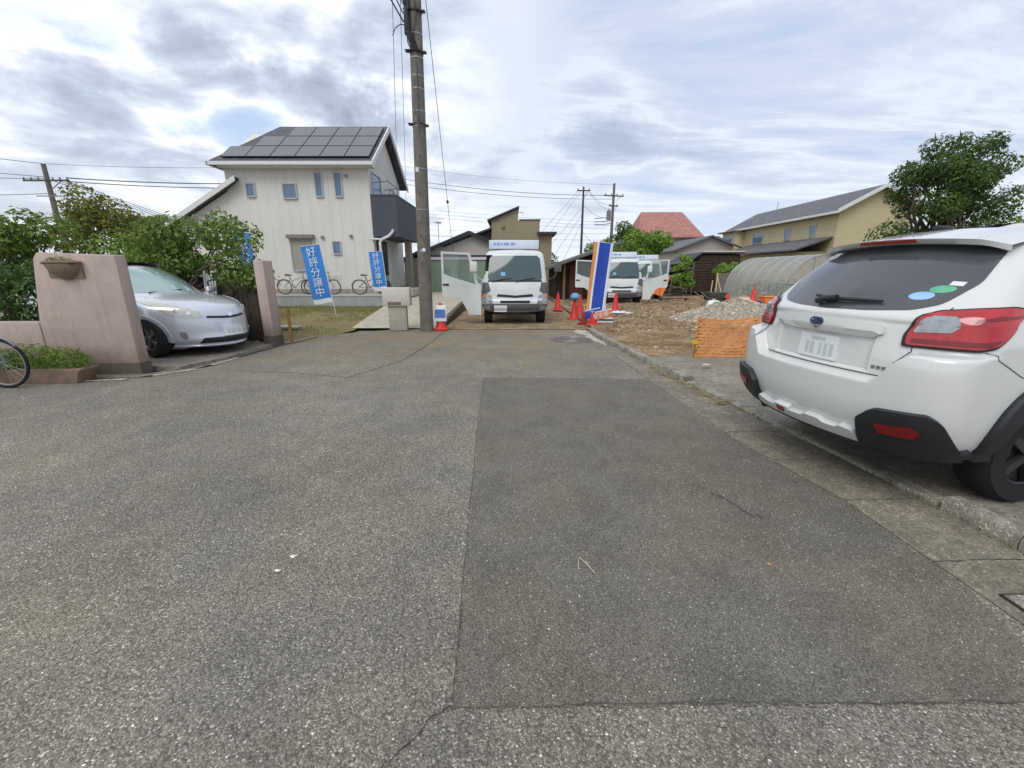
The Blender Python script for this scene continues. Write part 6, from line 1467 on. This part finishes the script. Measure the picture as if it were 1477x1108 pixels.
t = thing('bundled_cloth', 'crumpled white sheet on the soil beside the lone red cone', 'sheet', (3.75, 15.0, .06))
mb = MB(); mb.grid(lambda u, v: Vector((-.4+.95*u, -.15+.35*v, .02+.10*max(0, noise.fractal(Vector((u*4, v*4, 1)), 1, 2, 3)+.3)*math.sin(PI*u)*math.sin(PI*v))), 24, 14); mb.build('fold', WHITE_PL, t, 60)
mb = MB(); mb.tube([(-.45, -.1, .02), (0, -.17, .02), (.5, -.02, .03)], .012, 6); mb.build('cord', CABLE, t)
# orange net barrier
def net(label, loc, rz, w, h):
    t = thing('net_barrier', label, 'barrier', loc, rz)
    ON = mat('orange_net', '#e2985c', .7, var=.18, scale=3)
    mb = MB(); rows = 11; cols = int(w/.13)
    def S(x, z): return Vector((x, .03*math.sin(x*4+z*2)+.012*noise.noise(Vector((x*9, z*9, 0))), z+.012*math.sin(x*7)*(1-z/h)-.035*(z/h)*math.sin(min(1, (x % 1.0))*PI)**2+.012*noise.noise(Vector((x*5, z*5, 3)))))
    for r in range(rows+1):
        z = .03+(h-.03)*r/rows; hh = .019 if r not in (0, rows) else .026
        n = cols*2
        for i in range(n):
            x0, x1 = w*i/n, w*(i+1)/n
            mb.face([S(x0, z-hh), S(x1, z-hh), S(x1, z+hh), S(x0, z+hh)])
        if r < rows:
            z1 = .03+(h-.03)*(r+1)/rows
            for c in range(cols+1):
                x = (c+(.5 if r % 2 else 0))*w/cols
                if x > w: continue
                k = .019; mb.face([S(max(0, x-k), z), S(min(w, x+k), z), S(min(w, x+k), z1), S(max(0, x-k), z1)])
    bmesh.ops.remove_doubles(mb.bm, verts=mb.bm.verts, dist=.0005)
    mb.build('net', ON, t, 0)
    mb = MB()
    for x in (.05, w*.36, w*.70, w): mb.box((x, .055, h*.5), (.05, .035, h+.04), Matrix.Rotation(.05, 3, 'Y'))
    mb.build('stake', WOOD_POST, t)
    return t
nt = net('long orange plastic net barrier along the soil, running behind the white hatchback', (3.22, 7.22, .03), R_(3), 2.9, .68)
t = thing('yellow_rope', 'yellow rope tied to the left end stake of the orange net', 'rope', (3.19, 7.18, .30))
mb = MB(); mb.torus((0, 0, 0), .05, .012, 'Z', 20, 6); mb.torus((0, .01, .025), .052, .012, 'Z', 20, 6); mb.build('knot', mat('yellow_rope_m', '#d2a92c', .8, var=.15), t)
mb = MB(); mb.tube([(0, -.05, 0), (.01, -.07, -.08), (-.02, -.06, -.18), (.02, -.07, -.26)], .010, 6); mb.build('tail', mat('yellow_rope_m', '#d2a92c'), t)
# site clutter by the heap
t = thing('plank', 'long pale wooden plank lying at the back of the soil lot', 'plank', (9.0, 22.0, .22), R_(2))
mb = MB(); mb.box((0, 0, 0), (2.75, .16, .06), bevel=.006); mb.build('board', mat('pale_plank', '#a98d78', .85, var=.2), t)
mb = MB()
for x in (-1.2, .1, 1.15): mb.box((x, .05, -.11), (.12, .4, .16))
mb.build('bearer', WOOD_POST, t)
t = thing('timber_stack', 'dark heap of old timber lying by the bush, left of the plank', 'timber', (8.6, 23.4, .1))
mb = MB(); q = random.Random(6)
for k in range(9): mb.box((q.uniform(-.4, .4), q.uniform(-.2, .2), .08+.05*k), (q.uniform(.8, 1.5), .1, .05), Matrix.Rotation(q.uniform(-.5, .5), 3, 'Z') @ Matrix.Rotation(q.uniform(-.15, .15), 3, 'Y'))
mb.build('boards', mat('grey_timber', '#6d675f', .9, var=.3), t)
mb = MB(); mb.box((.2, -.2, .62), (1.1, .5, .03), Matrix.Rotation(.2, 3, 'Y')); mb.build('sheet', mat('old_tin2', '#6b6a66', .7, var=.2), t)
t = thing('wheelbarrow', 'dark wheelbarrow standing at the back of the lot in front of the wooden shed', 'wheelbarrow', (8.75, 18.3, .05), R_(10))
mb = MB(); mb.prism([(-.32, .28), (.20, .28), (.42, .60), (-.45, .60)], .55, Matrix.Translation((0, -.27, 0)), .03); mb.build('tray', mat('tray_dark', '#3f403a', .7, var=.2), t)
mb = MB()
for y in (-.24, .24): mb.tube([(.55, y*.3, .2), (.1, y, .27), (-.45, y, .35), (-.85, y, .62)], .017, 6); mb.tube([(-.3, y, .3), (-.36, y, .0)], .015, 6)
mb.build('handles', STEEL, t); wheel(t, (.55, 0, .19), .19, .09, -1)
def tool(label, base, top, cat, head):
    t = thing('shovel' if cat == 'shovel' else 'stake', label, cat, base)
    d = Vector(top)-Vector(base); mb = MB(); mb.tube([(0, 0, 0), d], .026, 8); mb.build('shaft', mat('pale_handle', '#c2b48e', .8, var=.15), t)
    mb = MB()
    if head: mb.prism([(-.11, -.15), (.11, -.15), (.12, .12), (0, .2), (-.12, .12)], .02)
    else: mb.cyl(d*.995, d*1.02, .03, .012, 6)
    mb.build('blade' if head else 'tip', STEEL if head else WOOD_POST, t)
tool('shovel with a pale handle leaning on the clutter in front of the board fence', (9.45, 18.9, .18), (9.12, 19.1, 1.30), 'shovel', True)
tool('thin wooden stake left of the board fence, nearer the wooden shed', (8.95, 19.2, .05), (8.99, 19.2, 1.12), 'stake', False)
tool('thicker leaning wooden stake at the left edge of the board fence', (9.36, 19.6, .05), (9.42, 19.7, 1.45), 'stake', False)
t = thing('green_sheet', 'crumpled dark green sheet on the gravel heap edge under the wheelbarrow', 'sheet', (7.65, 15.6, .05))
mb = MB(); mb.grid(lambda u, v: Vector((-.5+1.0*u, -.3+.6*v, .02+.34*math.sin(PI*u)**.8*math.sin(PI*v)*(1+.3*noise.noise(Vector((u*4, v*4, 0)))))), 24, 16); mb.build('sheet_body', mat('green_tarp', '#2f7a52', .6, var=.2), t, 60)
mb = MB(); mb.tube([(-.5, -.32, .03), (0, -.36, .05), (.5, -.32, .03)], .012, 6); mb.build('hem', mat('green_hem', '#256343', .6, var=.1), t)
for lab, loc, m, s, sd in (
    ('white plastic bag heap beside the red cone in the clutter', (7.72, 16.2, .22), WHITE_PL, .30, 1),
    ('cream rounded sack in the clutter in front of the greenhouse', (8.05, 14.7, .42), mat('cream_sack', '#cdbfa9', .9, var=.1), .30, 2),
    ('pinkish white sack low in front of the greenhouse', (8.6, 14.9, .30), mat('pink_sack', '#c9a79c', .9, var=.15), .28, 3),
    ('navy blue bag between the sacks in front of the greenhouse', (8.35, 14.3, .34), mat('navy_bag', '#333d63', .8, var=.15), .22, 4)):
    t = thing('sack', lab, 'sack', loc, .4*sd, 'sacks and bags in the site clutter'); mb = MB()
    mb.grid(lambda u, v: Vector((s*math.cos(2*PI*u)*math.sin(PI*v)**.6, s*.8*math.sin(2*PI*u)*math.sin(PI*v)**.6, s*.75*math.cos(PI*v)))*(1+.18*noise.noise(Vector((math.cos(2*PI*u)*1.7, math.sin(2*PI*u)*1.7, v*4+sd*9)))), 24, 14)
    bmesh.ops.remove_doubles(mb.bm, verts=mb.bm.verts, dist=.001); mb.build('sack_body', m, t, 80)
    mb = MB(); mb.cyl((0, 0, s*.68), (0, 0, s*.92), .03, .07, 10); mb.build('neck', m, t)
t = thing('platform', 'low earth-coloured pallet stack carrying the sacks in front of the greenhouse', 'pallet', (8.35, 14.5, .02))
mb = MB()
for k in range(7): mb.box((-.55+.18*k, 0, .20), (.13, .9, .02))
mb.build('deck', WOOD_POST, t)
mb = MB()
for x in (-.5, 0, .5): mb.box((x, 0, .10), (.09, .9, .16))
mb.build('bearer', WOOD_POST, t)
t = thing('orange_box', 'orange plastic crate on the clutter near the greenhouse, left of the hatchback window', 'crate', (8.85, 14.6, .24))
mb = MB(); mb.prism([(-.2, 0), (.2, 0), (.24, .42), (-.24, .42)], .36, Matrix.Translation((0, -.18, 0)), .012); mb.build('crate_body', ORANGE_PL, t)
mb = MB(); mb.box((0, 0, .43), (.52, .42, .03), bevel=.008); mb.build('rim', ORANGE_PL, t)
t = thing('orange_sheet', 'orange sheet draped on a frame at the right of the hidden truck', 'sheet', (7.75, 22.0, .0), R_(-10))
mb = MB(); mb.grid(lambda u, v: Vector((-.55+.55*u+.35*v, -.05+.05*math.sin(9*u+4*v)-.25*(1-v), .35+.95*v+.04*math.sin(6*u))), 18, 14); mb.build('drape', ORANGE_PL, t, 60)
mb = MB()
for x in (-.5, .35): mb.tube([(x, .06, 0), (x+.1, .06, 1.3)], .02, 6)
mb.tube([(-.4, .06, 1.3), (.45, .06, 1.3)], .02, 6); mb.build('frame', STEEL, t)
# ------------------------------------------------------------------ sky, sun, camera
def world():
    w = bpy.data.worlds.new('World'); sc.world = w; w.use_nodes = True; nt = w.node_tree; N = nt.nodes; L = nt.links
    for n in list(N): N.remove(n)
    class T(NT):
        def __init__(s): s.t = nt; s.b = None
    t = T()
    out = t.n('ShaderNodeOutputWorld')
    sky = t.n('ShaderNodeTexSky'); sky.sky_type = 'NISHITA'; sky.sun_disc = False; sky.sun_elevation = SUN_EL; sky.sun_rotation = SUN_ROT; sky.altitude = 50; sky.air_density = 1.0; sky.dust_density = 1.5
    tc = t.n('ShaderNodeTexCoord'); sep = t.n('ShaderNodeSeparateXYZ'); L.new(tc.outputs['Generated'], sep.inputs[0])
    x, y, z = sep.outputs
    den = t.math('ADD', t.math('MAXIMUM', z, 0.0), .16)
    cmb = t.n('ShaderNodeCombineXYZ'); L.new(t.math('DIVIDE', x, den), cmb.inputs[0]); L.new(t.math('DIVIDE', y, den), cmb.inputs[1])
    p = cmb.outputs[0]
    def nz(vec, s, d, r, dist=0, off=(0, 0, 0), sc_=(1, 1, 1)):
        m = t.n('ShaderNodeMapping'); m.inputs['Location'].default_value = off; m.inputs['Scale'].default_value = sc_; L.new(vec, m.inputs[0])
        n = t.n('ShaderNodeTexNoise', Scale=s, Detail=d, Roughness=r, Distortion=dist); L.new(m.outputs[0], n.inputs['Vector']); return n.outputs['Fac']
    thick = nz(p, 1.75, 10, .58, .35, (3.1, 1.7, 0))
    wide = nz(p, .42, 3, .5, 0, (7.3, 2.2, 0))
    streak = nz(p, 1.5, 9, .60, .35, (1.3, 5.0, 0), (.55, 1.35, 1))
    # the left holds broken cumulus, the right a smoother streaky sheet
    side = t.ramp(t.math('ADD', t.math('MULTIPLY', x, .9), .5), [(.35, g3(0)), (.62, g3(1))])
    d = t.n('ShaderNodeMix'); L.new(side, d.inputs[0]); L.new(thick, d.inputs[2]); L.new(t.math('ADD', t.math('MULTIPLY', streak, 1.0), .0), d.inputs[3])
    dens = t.math('ADD', t.math('MULTIPLY', d.outputs[0], .82), t.math('MULTIPLY', wide, .22))
    # one heavier grey bank above the white house, a smaller one low in the middle
    def blob(dx, dy, dz, r0, r1, amt):
        vd = t.n('ShaderNodeVectorMath', _operation='DISTANCE'); mm = t.n('ShaderNodeMapping'); mm.inputs['Scale'].default_value = (1, 1, 2.2); L.new(tc.outputs['Generated'], mm.inputs[0])
        L.new(mm.outputs[0], vd.inputs[0]); vd.inputs[1].default_value = (dx, dy, dz*2.2)
        wob = t.math('ADD', vd.outputs['Value'], t.math('MULTIPLY', t.math('SUBTRACT', nz(tc.outputs['Generated'], 9, 7, .6), .5), .26))
        mr = t.n('ShaderNodeMapRange'); mr.interpolation_type = 'SMOOTHSTEP'; L.new(wob, mr.inputs[0]); mr.inputs[1].default_value = r0; mr.inputs[2].default_value = r1; mr.inputs[3].default_value = amt; mr.inputs[4].default_value = 0
        return mr.outputs[0]
    for b in BLOBS: dens = t.math('ADD', dens, blob(*b))
    cloud = t.ramp(dens, [(.30, (.46, .58, .78)), (.39, (.60, .70, .85)), (.44, (.80, .87, .95)), (.49, (.92, .945, .97)), (.54, (.70, .75, .84)), (.61, (.50, .56, .67)), (.78, (.27, .31, .37))])
    lav = t.ramp(dens, [(.36, (.36, .46, .66)), (.44, (.43, .51, .69)), (.50, (.51, .575, .72)), (.56, (.72, .77, .86)), (.62, (.55, .61, .74)), (.70, (.42, .47, .59))])
    cloud = t.mix(cloud, lav, t.math('MULTIPLY', side, .85))
    # brightening towards the horizon
    hor = t.ramp(z, [(0, g3(1)), (.10, g3(.8)), (.22, g3(0))]); hor = t.math('MULTIPLY', hor, .40)
    cloud = t.mix(cloud, (.88, .92, .96, 1), hor)
    b1 = t.n('ShaderNodeBackground', Strength=.10); L.new(sky.outputs[0], b1.inputs[0])
    b2 = t.n('ShaderNodeBackground', Strength=CLOUD_STR); L.new(cloud, b2.inputs[0])
    mx = t.n('ShaderNodeMixShader', Fac=.90); L.new(b1.outputs[0], mx.inputs[1]); L.new(b2.outputs[0], mx.inputs[2]); L.new(mx.outputs[0], out.inputs[0])
SUN_EL, SUN_AZ = R_(52), R_(205)      # azimuth clockwise from +Y
SUN_ROT = SUN_AZ
CLOUD_STR = 1.0
BLOBS = [(-.34, .89, .31, .01, .17, .22), (-.26, .93, .27, .01, .14, .14), (-.52, .79, .33, .01, .11, .12), (-.63, .72, .29, .01, .09, .10), (-.48, .84, .25, .01, .16, -.16), (.20, .96, .24, .02, .20, .14), (-.68, .72, .13, .02, .22, .12), (-.10, .98, .20, .02, .2, .06)]
world()
sd = Vector((math.sin(SUN_AZ)*math.cos(SUN_EL), math.cos(SUN_AZ)*math.cos(SUN_EL), math.sin(SUN_EL)))
ld = bpy.data.lights.new('sun', 'SUN'); ld.energy = 1.3; ld.angle = R_(35); ld.color = (1, .96, .90)
lo = bpy.data.objects.new('sun', ld); COL.objects.link(lo); lo.rotation_euler = (-sd).to_track_quat('-Z', 'Y').to_euler()
cam = bpy.data.cameras.new('camera'); cam.lens = 600/1477*36; cam.sensor_width = 36; cam.clip_end = 3000; cam.clip_start = .05
co = bpy.data.objects.new('camera', cam); COL.objects.link(co); co.location = (0, 0, 1.5); co.rotation_euler = (R_(90-15.1), 0, 0)
sc.camera = co
sc.view_settings.view_transform = 'Standard'; sc.view_settings.look = 'None'; sc.view_settings.exposure = EXPO if 'EXPO' in globals() else .32; sc.view_settings.gamma = 1
sc.cycles.use_denoising = True
sc.cycles.max_bounces = 6; sc.cycles.transparent_max_bounces = 12
